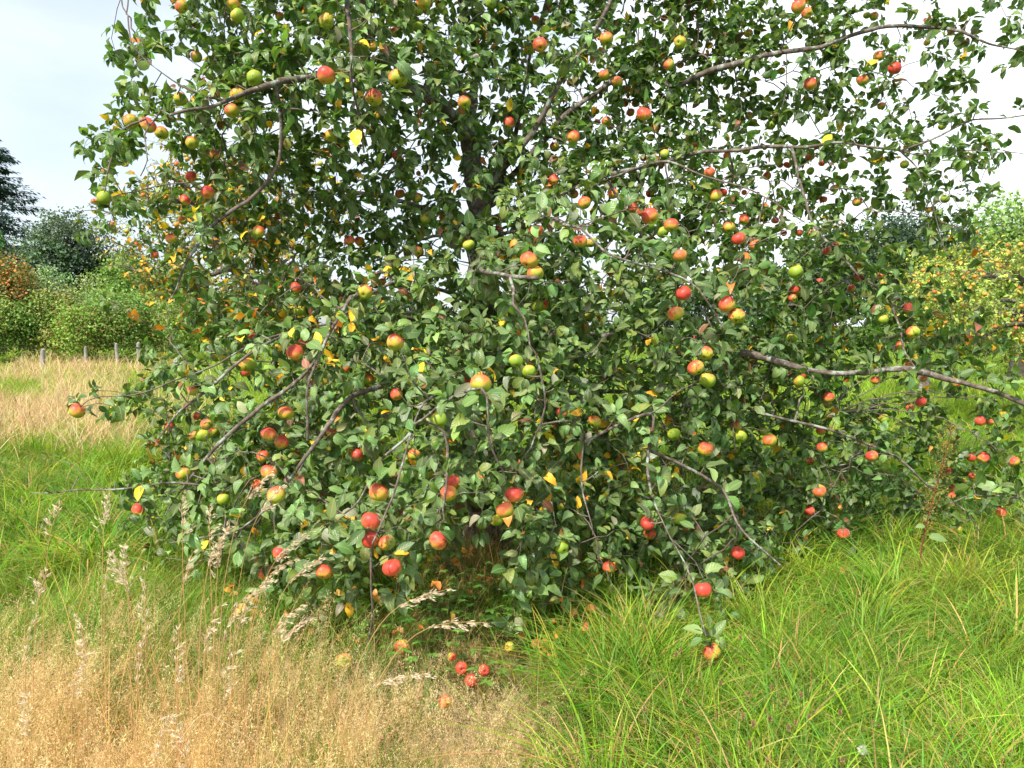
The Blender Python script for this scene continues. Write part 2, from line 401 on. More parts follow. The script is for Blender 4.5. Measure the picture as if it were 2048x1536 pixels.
# ------------------------------------------------------------------ apple positions read off the photograph (px, py, diameter px, colour)
APPLES_TXT = """364 13 24 m;467 7 24 m;475 31 24 g;559 33 15 o;614 16 16 o;653 42 26 m;393 114 20 m;422 152 16 g;405 165 14 o;433 188 16 r;475 190 26 m;509 156 28 g;
360 198 24 m;464 222 26 m;652 151 33 r;262 243 26 m;296 250 28 r;323 266 24 m;384 286 23 m;430 310 20 m;466 322 15 r;463 346 16 m;382 353 20 r;415 385 24 r;370 400 20 r;
207 343 12 r;208 396 24 g;663 271 22 m;366 441 17 m;557 432 14 r;517 464 22 m;343 478 20 m;310 511 14 r;847 5 26 m;836 23 18 g;836 54 19 g;790 65 18 m;745 95 18 m;796 157 33 m;
747 195 31 r;929 205 24 m;905 207 15 g;982 6 20 g;1071 17 14 g;1098 17 16 r;1071 40 16 m;1080 47 15 g;1080 90 26 r;1058 100 18 m;989 96 15 o;1213 78 25 m;1141 165 14 m;1208 150 20 m;
1234 163 20 m;1017 245 20 r;1039 253 14 r;1192 223 13 m;1146 274 23 r;1109 294 18 m;1107 360 20 r;1288 228 27 r;1261 225 15 r;1213 243 18 m;1221 253 14 m;1249 205 16 r;1271 207 14 m;
1338 130 20 m;1360 129 14 r;1360 84 22 m;1355 99 16 g;1328 36 12 r;1357 38 13 r;794 312 18 r;800 388 18 o;818 393 18 g;834 396 20 m;837 347 9 r;851 439 20 g;699 481 20 r;719 482 18 m;
837 504 20 o;938 490 22 g;996 458 14 r;1072 461 26 r;1058 521 33 r;1147 388 18 o;1169 406 24 m;1227 388 20 m;1160 483 26 m;1184 485 20 g;1300 432 31 r;1265 416 18 r;1283 424 18 r;
1343 451 27 m;1326 465 22 g;1360 511 26 m;1300 387 16 r;1287 316 13 r;1300 275 16 g;1322 333 10 r;1329 309 18 g;1597 13 25 m;1614 26 20 o;1630 40 12 g;1734 31 13 g;1748 33 15 m;
1497 67 16 m;1568 99 16 g;1556 107 15 g;1418 91 14 g;1760 112 18 m;1789 137 22 r;1725 161 20 m;1621 168 23 r;1563 142 13 m;1854 85 12 o;1762 212 13 o;1541 250 18 g;1498 232 14 g;
1507 244 14 g;1486 262 12 g;1451 174 11 m;1697 256 13 g;1885 252 15 g;1492 302 15 g;1453 311 12 r;1620 313 17 r;1574 330 13 r;1560 330 12 r;1687 330 15 g;1809 329 16 g;1419 345 20 m;
1621 342 15 g;1643 327 12 r;1534 352 15 m;1669 377 16 m;1714 404 17 m;1647 399 14 r;1890 398 16 g;1857 420 11 m;1432 392 22 m;1445 385 16 r;1488 385 10 r;1488 439 19 r;1550 441 14 m;
1458 455 22 m;1477 478 25 r;1511 490 22 m;1567 466 12 r;1654 502 17 r;1671 490 14 o;1599 466 13 o;592 575 21 r;600 622 20 g;590 705 30 r;494 729 29 m;492 744 20 r;447 719 18 g;
430 716 15 g;394 743 18 g;386 782 21 m;154 822 28 m;572 827 29 m;537 868 29 r;563 884 27 r;413 849 22 m;426 865 20 m;395 833 16 r;388 871 18 m;405 871 26 g;338 854 16 r;312 888 16 o;
662 863 21 r;607 684 18 m;367 948 26 m;552 992 34 m;538 944 30 r;526 913 24 m;514 970 22 m;447 999 24 g;593 910 18 m;661 898 13 g;690 737 18 m;276 1019 24 r;504 671 15 r;
730 584 27 m;765 563 14 r;790 685 32 m;750 694 20 g;882 685 16 g;936 763 20 r;961 768 39 m;736 758 21 m;793 789 24 r;878 840 30 g;714 910 24 r;829 910 24 m;757 985 37 m;906 964 27 r;
897 987 32 m;1029 989 34 r;1010 1020 34 m;1071 547 30 o;1076 613 22 g;1092 606 12 r;1177 635 18 g;1352 628 30 m;1367 587 29 r;1299 556 14 m;1032 722 26 g;1058 743 26 g;1124 825 22 o;
1189 843 24 m;1333 755 20 g;1348 869 24 g;1240 922 18 m;1138 937 14 g;865 949 18 g;1124 1013 20 g;1191 965 14 g;1592 544 26 g;1640 563 14 o;1589 580 19 r;1586 597 17 r;1454 609 30 m;
1474 633 30 m;1411 707 28 m;1392 736 31 m;1415 760 30 g;1497 710 18 r;1507 719 16 r;1584 676 20 g;1816 616 19 r;1830 627 14 m;1826 665 24 m;1801 691 18 m;1819 729 15 m;1766 639 20 g;
1717 553 18 r;1703 578 15 r;1761 552 14 r;1599 763 22 g;1608 753 12 r;1657 795 20 m;1656 809 16 m;1536 796 18 g;1481 874 24 g;1471 852 22 m;1539 881 25 m;1410 898 28 m;1472 903 18 g;
1642 862 18 m;1644 895 20 m;1724 890 18 g;1746 895 18 m;1743 912 22 r;1768 838 18 g;1751 761 18 m;1910 765 19 m;1842 804 20 r;1820 816 16 m;1876 842 16 g;1960 842 18 m;1980 845 14 m;
1943 914 18 r;1966 915 20 r;2028 923 20 m;1895 942 14 r;1943 952 11 r;1926 962 12 g;1905 975 12 r;1902 990 16 m;1638 982 25 m;1621 922 16 m;1618 1022 20 r;1680 1018 18 m;1686 954 16 g;
1553 842 16 g;1526 862 20 g;1389 678 12 r;1847 758 12 r;741 1042 35 r;741 1080 32 r;773 1086 32 m;784 1135 36 r;875 1081 35 r;994 1040 26 g;1124 1096 27 g;1295 1047 27 r;1300 1067 22 r;
1360 1038 26 g;1218 1135 25 r;1476 1106 26 r;1406 1180 33 r;1424 1304 36 o;1713 1153 25 r;1686 1067 24 r;1674 1036 16 m;1606 1050 16 m;1914 1060 20 m;2001 1025 20 m;558 1107 28 r;
648 1144 30 r;529 1148 25 r;483 1145 14 r;599 1107 10 r"""
AP = []
for s in APPLES_TXT.replace("\n", "").split(";"):
    if s.strip():
        a, b, c, d = s.split(); AP.append((float(a), float(b), float(c), d))
ax = np.array([a[0] for a in AP]); ay = np.array([a[1] for a in AP]); ad_ = np.array([a[2] for a in AP])
def local_depth(px, py):
    px = np.atleast_1d(np.asarray(px, float)); py = np.atleast_1d(np.asarray(py, float))
    d2 = (px[:, None] - ax) ** 2 + (py[:, None] - ay) ** 2
    w = np.exp(-d2 / (2 * 130.0 ** 2)) * ad_ ** 1.5 + 1e-12 * ad_
    m = (w * ad_).sum(1) / w.sum(1)
    return np.clip(108.0 / m, 2.85, 5.6)
own = np.clip(106.0 / ad_, 2.75, 6.8)
ap_depth = np.clip(0.55 * local_depth(ax, ay) + 0.45 * own, 2.75, 6.0)
ap_depth[ad_ >= 30] = (own[ad_ >= 30] + ap_depth[ad_ >= 30]) / 2
AP_POS = at(ax, ay, ap_depth)
AP_R = ad_ * 1.1 * ap_depth / (2 * FPX)

# ------------------------------------------------------------------ the big apple tree
DENS = np.array([  # leaf density over the frame, 128 px cells, first row lies above the frame
 [0,0,1.5,7,9,9,9,9,9,9,9,8,5,2.6,2,1.2],
 [0,.3,2.4,8,9,9,9,9,9,9,9,9,6,2.2,1.5,.9],
 [0,.3,3.4,8,8.5,8,8,6.5,7.5,7.5,9,9,6.5,3,1.5,.5],
 [0,1.0,3.0,5.5,7,8,8,7,6.5,8.5,9,9,7,3.2,1.6,1.6],
 [0,.8,1.0,4.2,7.5,9,9,9,9,9,9,9,9,4.6,2.6,.2],
 [0,0,.2,4,9,9,9,9,9,9,9,9,9,7.5,1.6,0],
 [0,.1,.5,4.8,7,7,8.5,9,9,9,9,9,9,8,4.5,.9],
 [0,.3,1.2,6,8.5,9,9,9,9,9,9,9,9,9,6,4],
 [0,0,3.4,8,8.5,8,6,5,7.5,9,9,9,9,9,5,2.6],
 [0,0,3.8,6,6,4.5,1.8,2.6,7.5,9,9,9,9,5.5,1.2,.7],
 [0,0,.4,1.8,1.8,1.4,.1,.2,3.2,3.2,6,6,4,0,0,0],
 [0,0,0,0,0,.2,0,0,0,0,0,.1,0,0,0,0]])
def dens(px, py):
    gx = np.clip(px / 128 - 0.5, 0, 14.999); gy = np.clip((py + 128) / 128 - 0.5, 0, 10.999)
    i, j = gx.astype(int), gy.astype(int); fx, fy = gx - i, gy - j
    return (DENS[j, i] * (1 - fx) * (1 - fy) + DENS[j, i + 1] * fx * (1 - fy) + DENS[j + 1, i] * (1 - fx) * fy + DENS[j + 1, i + 1] * fx * fy) / 9.0

tree = empty("apple_tree", (at(970, 1093, 5.6)[0], 5.6, 0))
tag(tree, "large sprawling apple tree with lichen bark, branches hanging to the grass", "apple tree")
TO = np.array(tree.location)
def P3(pts): return np.array([at(*p) for p in pts])

NODES, NRAD, LIMBP = [], [], []
def limb_mesh(name, P, r, sides=9, mat=None, step=0.05):
    P = resample(P, step)
    n = len(P); t = np.linspace(0, 1, n)
    if n > 8:
        kk = max(5, n // 4)
        for ax_ in range(3): P[:, ax_] += np.interp(t, np.linspace(0, 1, kk), rng.normal(0, .014, kk)) * np.minimum(1, np.minimum(t, 1 - t) * 8)
    rr = np.interp(t, np.linspace(0, 1, len(r)), r)
    if n > 6:
        P = P + rng.normal(0, 1, (n, 3)) * (rr * 0.10)[:, None]
        kn = 1 + 0.16 * np.interp(t, np.linspace(0, 1, max(4, n // 5)), rng.normal(0, 1, max(4, n // 5)))
        rr2 = rr * kn
    else: rr2 = rr
    g = Geo(); tube(g, P - TO, rr2, sides)
    o = g.obj(name, mat or M_BARK, tree)
    NODES.extend(P.tolist()); NRAD.extend(rr.tolist())
    if name == 'limb': LIMBP.append((P, rr))
    return o
def near_node(p, upbias=True):
    A = np.array(NODES); d = np.linalg.norm(A - p, axis=1)
    # prefer nodes that lie towards the trunk and not far below
    d = d + 0.6 * np.maximum(p[2] - A[:, 2] - 0.25, 0) + 0.35 * np.linalg.norm(A[:, :2] - TO[:2], axis=1)
    return A[np.argmin(d)], NRAD[int(np.argmin(d))]

limb_mesh("trunk", P3([(985,1105,5.6),(975,1000,5.6),(966,900,5.6),(960,720,5.6),(966,560,5.6),(958,440,5.58),(952,360,5.55),(943,285,5.5),(930,235,5.5)]), [.20,.15,.135,.12,.11,.10,.085,.075,.05], 16)
g = Geo()
LIMBS = [
 ([(945,285,5.5),(905,225,5.3),(850,185,5.1),(780,152,4.9),(690,148,4.7),(600,160,4.5),(500,185,4.3),(420,205,4.2),(340,230,4.1)], [.07,.05,.034,.022,.010], 0),
 ([(940,250,5.5),(955,150,5.5),(935,50,5.5),(900,-80,5.5),(890,-250,5.6)], [.04,.03,.02], 0),
 ([(968,400,5.55),(1010,335,5.4),(1060,270,5.3),(1120,170,5.2),(1190,70,5.2),(1240,-60,5.2)], [.045,.03,.018], 0),
 ([(965,420,5.55),(1030,345,5.5),(1090,270,5.5),(1160,200,5.6),(1240,150,5.7),(1330,130,5.8),(1420,110,5.8),(1520,95,5.8)], [.05,.035,.015], 0),
 ([(960,440,5.55),(1020,300,5.7),(1040,180,5.8),(1075,60,5.9),(1110,-60,6.0)], [.04,.02], 0),
 ([(950,300,5.5),(900,120,5.9),(820,20,6.2),(760,-90,6.3)], [.045,.02], 0),
 ([(955,420,5.6),(1150,330,6.2),(1350,300,6.8),(1500,330,7.2)], [.045,.015], 0),
 ([(955,460,5.6),(800,400,6.2),(640,380,6.8),(480,430,7.2)], [.045,.015], 0),
 ([(962,520,5.6),(1000,480,6.6),(1060,520,7.6),(1100,640,8.1)], [.045,.015], 0),
 ([(962,500,5.6),(900,470,6.5),(800,500,7.3),(740,620,7.8)], [.045,.015], 0),
 ([(1330,165,5.7),(1400,150,5.6),(1480,125,5.5),(1560,103,5.4),(1640,88,5.3),(1700,65,5.2),(1790,48,5.1),(1870,52,5.1),(1960,75,5.0),(2060,108,5.0)], [.021,.016,.012,.004], 1),
 ([(975,440,5.5),(1100,395,5.4),(1220,350,5.3),(1350,322,5.2),(1440,300,5.1),(1540,288,5.0),(1640,290,4.95),(1740,298,4.9),(1820,303,4.85)], [.045,.03,.022,.014], 0),
 ([(1815,303,4.85),(1870,277,4.8),(1930,250,4.75),(2000,238,4.7),(2070,228,4.7)], [.010,.004], 1),
 ([(1810,303,4.85),(1890,298,4.8),(1980,306,4.7),(2060,312,4.7)], [.006,.003], 1),
 ([(1800,302,4.86),(1840,340,4.8),(1865,400,4.8),(1885,470,4.8),(1900,520,4.8)], [.008,.003], 1),
 ([(968,700,5.6),(1150,672,5.4),(1350,684,5.0),(1500,708,4.7),(1620,735,4.6),(1720,742,4.5),(1800,742,4.45),(1880,752,4.4),(1960,772,4.3),(2060,812,4.2)], [.05,.036,.028,.024,.018], 0),
 ([(1640,470,4.8),(1720,540,4.75),(1770,590,4.7),(1787,640,4.6),(1800,690,4.5),(1832,738,4.45)], [.014,.013,.009], 1),
 ([(968,800,5.6),(1200,785,5.2),(1400,805,4.9),(1560,835,4.8),(1680,862,4.7),(1750,890,4.7),(1810,930,4.6),(1870,985,4.6),(1930,1022,4.5),(1962,1068,4.5)], [.045,.03,.018,.006], 0),
 ([(1895,1003,4.6),(1960,992,4.55),(2020,998,4.5),(2070,1010,4.5)], [.009,.004], 1),
 ([(970,480,5.5),(1060,446,4.7),(1130,440,3.95),(1190,475,3.6),(1250,510,3.5),(1310,535,3.45),(1390,580,3.4),(1450,660,3.4)], [.032,.018,.014,.006], 0),
 ([(975,450,5.5),(1180,365,4.9),(1340,330,4.4),(1450,365,4.3),(1540,395,4.2),(1610,445,4.2)], [.03,.014,.007], 0),
 ([(1495,505,4.1),(1550,468,4.1),(1612,440,4.15)], [.005,.003], 1),
 ([(968,540,5.5),(950,530,4.6),(985,548,3.9),(1020,552,3.6),(1075,556,3.5)], [.03,.022,.02], 0),
 ([(1020,553,3.6),(1026,590,3.5),(1040,640,3.4),(1060,690,3.35)], [.016,.012,.007], 1),
 ([(968,760,5.5),(900,750,4.6),(860,800,3.6),(815,872,3.12),(795,930,3.0),(775,990,2.95),(760,1060,2.9),(745,1120,2.9),(740,1190,2.9),(743,1240,2.95),(735,1290,3.0)], [.045,.03,.015,.012,.009,.005], 0),
 ([(815,872,3.12),(770,935,3.1),(720,1000,3.1),(680,1035,3.1),(640,1065,3.15),(590,1100,3.2)], [.013,.010,.005], 1),
 ([(960,785,3.0),(985,850,3.0),(1000,900,3.05),(1012,960,3.1)], [.010,.006], 1),
 ([(878,860,3.2),(885,940,3.15),(893,1000,3.1),(888,1040,3.1)], [.010,.006], 1),
 ([(1092,790,3.4),(1080,840,3.4),(1062,895,3.4)], [.009,.006], 1),
 ([(1160,850,3.6),(1165,940,3.6),(1177,1010,3.55),(1186,1070,3.5)], [.010,.006], 1),
 ([(1300,830,3.9),(1300,920,3.8),(1312,1000,3.6),(1340,1070,3.4),(1370,1130,3.2),(1395,1200,3.05),(1412,1272,2.95)], [.014,.010,.006], 1),
 ([(1440,980,3.9),(1470,1050,3.8),(1510,1090,3.7),(1560,1130,3.7)], [.014,.007], 1),
 ([(965,620,5.5),(820,560,5.0),(720,590,4.5),(665,660,4.0),(640,720,3.8),(622,790,3.7),(615,880,3.7)], [.04,.026,.018,.010], 0),
 ([(968,660,5.5),(800,640,5.0),(640,650,4.5),(500,690,4.1),(410,735,3.9),(320,770,3.75),(230,790,3.7),(180,800,3.65),(160,814,3.65)], [.038,.02,.010,.004], 0),
 ([(560,670,4.2),(470,730,4.0),(400,790,3.9),(350,830,3.85),(310,885,3.8)], [.014,.005], 1),
 ([(620,740,4.0),(520,820,3.9),(440,880,3.85),(380,950,3.8),(330,1030,3.8)], [.017,.006], 1),
 ([(700,800,4.2),(620,900,3.9),(560,980,3.6),(500,1040,3.4),(460,1070,3.3),(400,1080,3.3),(340,1086,3.3)], [.022,.015,.011,.005], 1),
 ([(440,955,3.8),(330,965,3.75),(240,978,3.7),(150,976,3.7),(62,985,3.7)], [.007,.002], 1),
 ([(205,976,3.7),(165,950,3.7),(140,925,3.7),(105,922,3.7)], [.004,.0015], 1),
 ([(700,-120,3.9),(694,-30,3.6),(703,50,3.5),(709,110,3.5),(708,165,3.5),(722,235,3.6),(728,305,3.6)], [.016,.012,.005], 1),
 ([(330,225,4.1),(296,250,4.05),(287,320,4.0),(281,352,4.0)], [.006,.003], 1),
 ([(300,240,4.05),(262,250,4.0),(232,305,3.95),(215,350,3.9),(209,384,3.9)], [.007,.003], 1),
 ([(450,200,4.25),(360,170,4.2),(300,120,4.2),(262,85,4.2)], [.009,.003], 1),
 
 
 ([(1330,540,4.7),(1420,640,4.6),(1460,760,4.6),(1470,900,4.5)], [.014,.006], 1),
 
 ([(560,330,4.5),(470,420,4.4),(400,500,4.3),(340,600,4.3)], [.016,.006], 1),
]
for pts, r, att in LIMBS:
    P = P3(pts); r = [q * (.5 if pts[0][1] > 320 and pts[-1][0] < 2050 else .8) for q in r]
    if att:
        q, qr = near_node(P[0])
        dist = np.linalg.norm(q - P[0])
        if dist > 0.06:
            mid = (q + P[0]) / 2 + np.array([0, 0, 0.05 * dist])
            d0 = nrm(P[0] - P[1])
            mid2 = P[0] + d0 * 0.12 * dist
            P = np.concatenate([[q, (mid * 0.7 + mid2 * 0.3)], P])
            r = [min(qr, r[0] * 1.6), r[0] * 1.2] + list(r)
        else:
            P = np.concatenate([[q], P]) if dist > 0.01 else P
    limb_mesh("limb", P, r, 8)

# --- targets through the crown volume
def crown_samples(n, front=1.0):
    out_ = []
    while sum(len(o) for o in out_) < n:
        px = rng.uniform(0, 2048, 6000); py = rng.uniform(-230, 1300, 6000)
        keep = rng.random(6000) < dens(px, py)
        # clumps and gaps
        keep &= (np.sin(px * 0.031 + 2.1 * np.sin(py * 0.017)) * np.sin(py * 0.036 + 1.7 * np.sin(px * 0.021)) > -0.62) | (rng.random(6000) < 0.3)
        px, py = px[keep], py[keep]
        F = local_depth(px, py)
        top = np.clip((420 - py) / 420, 0, 1)
        full = np.maximum(11.2 - 2 * F, 0.5)
        y = F + full * rng.beta(0.75, 1.7 , len(px)) * front
        P = at(px, py, y)
        ok = (P[:, 2] > 0.12) & (P[:, 2] < 4.6)
        out_.append(P[ok])
    return np.concatenate(out_)[:n]

twigs = Geo()
TIPS = []            # (P array) of twigs that carry leaves
def build_kd():
    A = NODES
    kd = kdtree.KDTree(len(A))
    for i, p in enumerate(A): kd.insert(p, i)
    kd.balance(); return kd
def grow(targets, r0, r1, maxlen, arch, step, sides, carry, use_nodes=True, batches=6):
    tgt = np.asarray(targets)
    kd = build_kd()
    dist = np.array([kd.find(t)[2] for t in tgt])
    order = np.argsort(dist)
    for chunk in np.array_split(order, batches):
        kd = build_kd()
        newn, newr = [], []
        for i in chunk:
            t = tgt[i]
            best, bs = None, 1e9
            for co, idx, d in kd.find_n(t, 10):
                co = np.array(co)
                s = d + 0.35 * max(t[2] - co[2] - 0.2, 0) + 0.25 * (np.linalg.norm(co[:2] - TO[:2]) > np.linalg.norm(t[:2] - TO[:2])) * d
                if s < bs: bs, best, bi = s, co, idx
            d = np.linalg.norm(t - best)
            if d < 0.03: continue
            if d > maxlen: best = t + (best - t) * maxlen / d if False else best
            outw = nrm(np.array([t[0] - TO[0], t[1] - TO[1], 0.0]))
            c = (best + t) / 2 + np.array([0, 0, arch * d]) + outw * 0.12 * d + rng.normal(0, 0.06 * d, 3)
            n = max(4, int(d / step))
            s = np.linspace(0, 1, n)[:, None]
            P = (1 - s) ** 2 * best + 2 * s * (1 - s) * c + s ** 2 * t
            P[1:-1] += rng.normal(0, 0.012 * min(1, d * 2), (n - 2, 3))
            ra = min(NRAD[bi] * 0.8, r0 * (0.6 + 0.9 * min(d / 0.6, 1.6)))
            rr = np.linspace(max(ra, r1), r1, n)
            tube(twigs, P - TO, rr, sides, cap=False)
            newn.extend(P[1:].tolist()); newr.extend(rr[1:].tolist())
            if carry: TIPS.append(P)
        NODES.extend(newn); NRAD.extend(newr)

NT = 3900
grow(crown_samples(300), 0.009, 0.004, 2, 0.16, 0.07, 6, False)
grow(crown_samples(850), 0.004, 0.0022, 1.0, 0.12, 0.06, 5, True, batches=5)
# every apple hangs from the end of a twig
STALK_TOP = AP_POS + np.array([0, 0, 1.0]) * (AP_R * 1.35)[:, None]
n_before = len(TIPS)
grow(STALK_TOP, 0.0035, 0.0018, 1.0, 0.10, 0.05, 5, True, batches=4)
n_after = len(TIPS)
grow(crown_samples(NT, 0.9), 0.0026, 0.0014, 0.6, 0.10, 0.06, 4, True, batches=5)
for lp_, lr_ in LIMBP:      # fruiting spurs along the limbs
    m = len(lp_)
    for i in range(3, m - 2):
        if lr_[i] > .035 or rng.random() > .36 or proj(lp_[i])[1] > 1090: continue
        t = nrm(lp_[i + 1] - lp_[i - 1]); s = nrm(np.cross(t, rng.normal(size=3)) + [0, 0, .35]); L_ = rng.uniform(.02, .11)
        P = np.array([lp_[i], lp_[i] + s * L_ * .4 + t * .004, lp_[i] + s * L_ * .75 + t * .01 + [0, 0, .006], lp_[i] + s * L_ + t * .012 + [0, 0, .012]])
        tube(twigs, P - TO, [lr_[i] * .55, .0036, .003, .0038], 5); TIPS.append(P)
tw = twigs.obj("twigs", M_TWIG, tree)
tag(tw, kind="stuff")

# --- leaves in rosettes on spurs along each twig
lp, ld, ln, lL, lk = [], [], [], [], []
for P in TIPS:
    n = len(P); L = np.linalg.norm(P[-1] - P[0])
    T = nrm(np.gradient(P, axis=0))
    spots_ = [1.0] + list(np.arange(0.93, 0.18 if L > 0.25 else 0.5, -0.055 / max(L, 0.08)))
    spots_ = spots_[:9]
    for si, s in enumerate(spots_):
        k = s * (n - 1); i = int(min(k, n - 2)); p = P[i] + (P[i + 1] - P[i]) * (k - i); t = T[i]
        cnt = rng.integers(6, 11) if si == 0 else (rng.integers(4, 8) if rng.random() < 0.38 else (1 if rng.random() < .6 else 0))
        a0 = rng.uniform(0, 6.28)
        e1 = nrm(np.cross(t, rng.normal(size=3))); e2 = np.cross(t, e1)
        for q in range(cnt):
            a = a0 + q * 2.4
            radial = e1 * math.cos(a) + e2 * math.sin(a)
            d = radial * 0.9 + t * rng.uniform(0.0, 0.7) + np.array([0, 0, rng.uniform(-0.45, 0.35)]) + rng.normal(0, 0.15, 3)
            d = nrm(d)
            lp.append(p + d * rng.uniform(0.008, 0.028)); ld.append(d)
            o_ = np.array([p[0] - TO[0], p[1] - TO[1], 0]); o_ = o_ / (np.linalg.norm(o_) + 1e-6)
            ln.append(np.array([0, 0, 0.85]) + o_ * 0.55 + rng.normal(0, 0.38, 3))
            lL.append(rng.normal(0.083, 0.018) * (0.8 if cnt > 6 else 1)); lk.append(q)
lp = np.array(lp); ld = np.array(ld); ln = np.array(ln); lL = np.clip(lL, 0.04, 0.122)
# leaves that would sit right in front of an apple are pushed away (picked off)
cx, cy, cf = proj(lp + ld * (lL * 0.5)[:, None])
keep = np.ones(len(lp), bool)
for (x, y, d, c), dep in zip(AP, ap_depth):
    hit = (np.hypot(cx - x, cy - y) < d * 0.5 + (14 if d >= 24 else 8)) & (cf < dep + 0.04)
    keep &= ~(hit & (rng.random(len(lp)) < (.97 if d >= 24 else .9)))
# the opening under the crown and the bare leafless tips
keep &= ~((cx < 235) & (cy > 850))
keep &= lp[:, 2] > 0.03
for pts in ([(815,872),(795,930),(775,990),(760,1060),(745,1120),(740,1190),(743,1240)], [(815,872),(770,935),(720,1000),(680,1035),(640,1065)], [(1020,552),(1026,590),(1040,640)],
            [(985,850),(1000,900),(1012,960)],[(885,940),(893,1000)], [(1720,742),(1800,742),(1880,752),(1960,772),(2048,808)], [(1370,1130),(1395,1200),(1412,1272)],
            [(700,40),(708,110),(722,230)], [(1130,440),(1190,475),(1250,510),(1310,535)], [(640,720),(622,790),(615,870)],
            [(1450,365),(1540,395),(1600,440)],[(1440,300),(1540,288),(1640,290)], [(1030,330),(1090,260),(1150,190)]):
    pts = np.array(pts, float)
    for a, b in zip(pts[:-1], pts[1:]):
        t = np.clip(((cx - a[0]) * (b - a)[0] + (cy - a[1]) * (b - a)[1]) / ((b - a) @ (b - a)), 0, 1)
        dd = np.hypot(cx - a[0] - t * (b - a)[0], cy - a[1] - t * (b - a)[1])
        keep &= ~((dd < 15) & (rng.random(len(lp)) < 0.38))
lp, ld, ln, lL = lp[keep], ld[keep], ln[keep], lL[keep]; cx, cy = cx[keep], cy[keep]
n = len(lp)
print("LEAVES", n, "TWIGS", len(TIPS))
col = vary((0.092, 0.180, 0.050), n, 0.32, 0.09)
fresh = rng.random(n) < 0.12
col[fresh] = vary((0.15, 0.25, 0.05), fresh.sum(), 0.15)
pale = rng.random(n) < 0.035
col[pale] = vary((0.20, 0.26, 0.15), pale.sum(), 0.15)
# yellow autumn leaves gather in the inner shaded rosettes and on the left
cl = 0.5 + 0.5 * np.sin(lp[:, 0] * 5.1 + 1.3) * np.sin(lp[:, 2] * 6.3 + lp[:, 1] * 4.1)
hot = np.exp(-(((cx - 480) / 120) ** 2 + ((cy - 480) / 110) ** 2)) * 0.16 + np.exp(-(((cx - 620) / 150) ** 2 + ((cy - 640) / 110) ** 2)) * 0.10 + np.exp(-(((cx - 1170) / 190) ** 2 + ((cy - 930) / 90) ** 2)) * 0.08
inner = np.clip((lp[:, 1] - local_depth(cx, cy) - 0.1) / 0.8, 0, 1)
yl = rng.random(n) < (0.012 + 0.075 * inner * cl ** 2 * 1.6 + hot)
col[yl] = vary((0.80, 0.50, 0.03), yl.sum(), 0.18)
br = yl & (rng.random(n) < 0.25); col[br] = vary((0.60, 0.20, 0.03), br.sum(), 0.25)
br = rng.random(n) < 0.012; col[br] = vary((0.16, 0.07, 0.035), br.sum(), 0.25)
cr_ = Geo()
leaves(cr_, lp - TO, ld, ln, lL, lL * rng.uniform(0.46, 0.66, n), col, fold=rng.uniform(0.0, 0.65, n), droop=rng.uniform(0.0, 1.7, n), wave=0.18)
cr_.obj("crown", M_LEAF, tree)

# ------------------------------------------------------------------ apples
def apple_mesh(name, squash=0.88, lobes=0.02, seed=0, segs=28, rings=18):
    r_ = np.random.default_rng(seed)
    ph = r_.uniform(0, 6.28)
    th = np.linspace(0, math.pi, rings + 1)
    V = []
    for t in th:
        c = math.cos(t); s = math.sin(t)
        # deep stalk well on top, shallow basin below, widest above the middle
        rad = s ** 0.86 * (1 + 0.07 * c)
        z = squash * c - 0.34 * math.exp(-(rad / 0.24) ** 2) * (c > 0) + 0.20 * math.exp(-(rad / 0.24) ** 2) * (c <= 0)
        for k in range(segs):
            a = 2 * math.pi * k / segs
            lob = 1 + lobes * math.cos(5 * a + ph) * (0.4 + 0.6 * (c < 0)) + 0.02 * math.cos(a + ph * 2) + 0.018 * math.cos(2 * a + ph * 3)
            V.append((rad * math.cos(a) * lob, rad * math.sin(a) * lob, z * (1 + 0.04 * math.cos(a + ph))))
    F = []
    for i in range(rings):
        for k in range(segs):
            F.append((i * segs + k, (i + 1) * segs + k, (i + 1) * segs + (k + 1) % segs, i * segs + (k + 1) % segs))
    g = Geo(); g.add(V, F); return g.mesh(name, M_APPLE)
AM = [apple_mesh("apple_fruit", 0.88, .02, 1), apple_mesh("apple_fruit_flat", 0.80, .035, 2), apple_mesh("apple_fruit_tall", 0.95, .02, 3), apple_mesh("apple_fruit_lobed", 0.85, .05, 4)]
def calyx_mesh():
    g = Geo()
    for k in range(5):
        a = k * 1.2566
        d = np.array([math.cos(a), math.sin(a), 0]); s = np.array([-math.sin(a), math.cos(a), 0])
        g.add([d * .02 + s * .05 + [0, 0, -.66], d * .02 - s * .05 + [0, 0, -.66], d * .10 - s * .022 + [0, 0, -.72], d * .10 + s * .022 + [0, 0, -.72], d * .08 + [0, 0, -.765]], [[0, 1, 2, 3]])
        g.f.append(np.array([[g.n - 3, g.n - 2, g.n - 1]], np.int32)[:, [0, 2, 1]])
    g.add([[.1 * math.cos(a), .1 * math.sin(a), -.69] for a in np.arange(8) * .785] + [[0, 0, -.60]], [[k, (k + 1) % 8, 8] for k in range(8)])
    return g.mesh("calyx", M_CALYX)
def stalk_mesh():
    g = Geo(); tube(g, [(0, 0, .45), (.01, 0, .8), (.03, .01, 1.1), (.02, .03, 1.36)], [.05, .035, .035, .06], 6); return g.mesh("stalk", M_STALK)
CAL, STK = calyx_mesh(), stalk_mesh()
RIPE = dict(r=0.73, m=0.49, g=0.08, o=0.56)
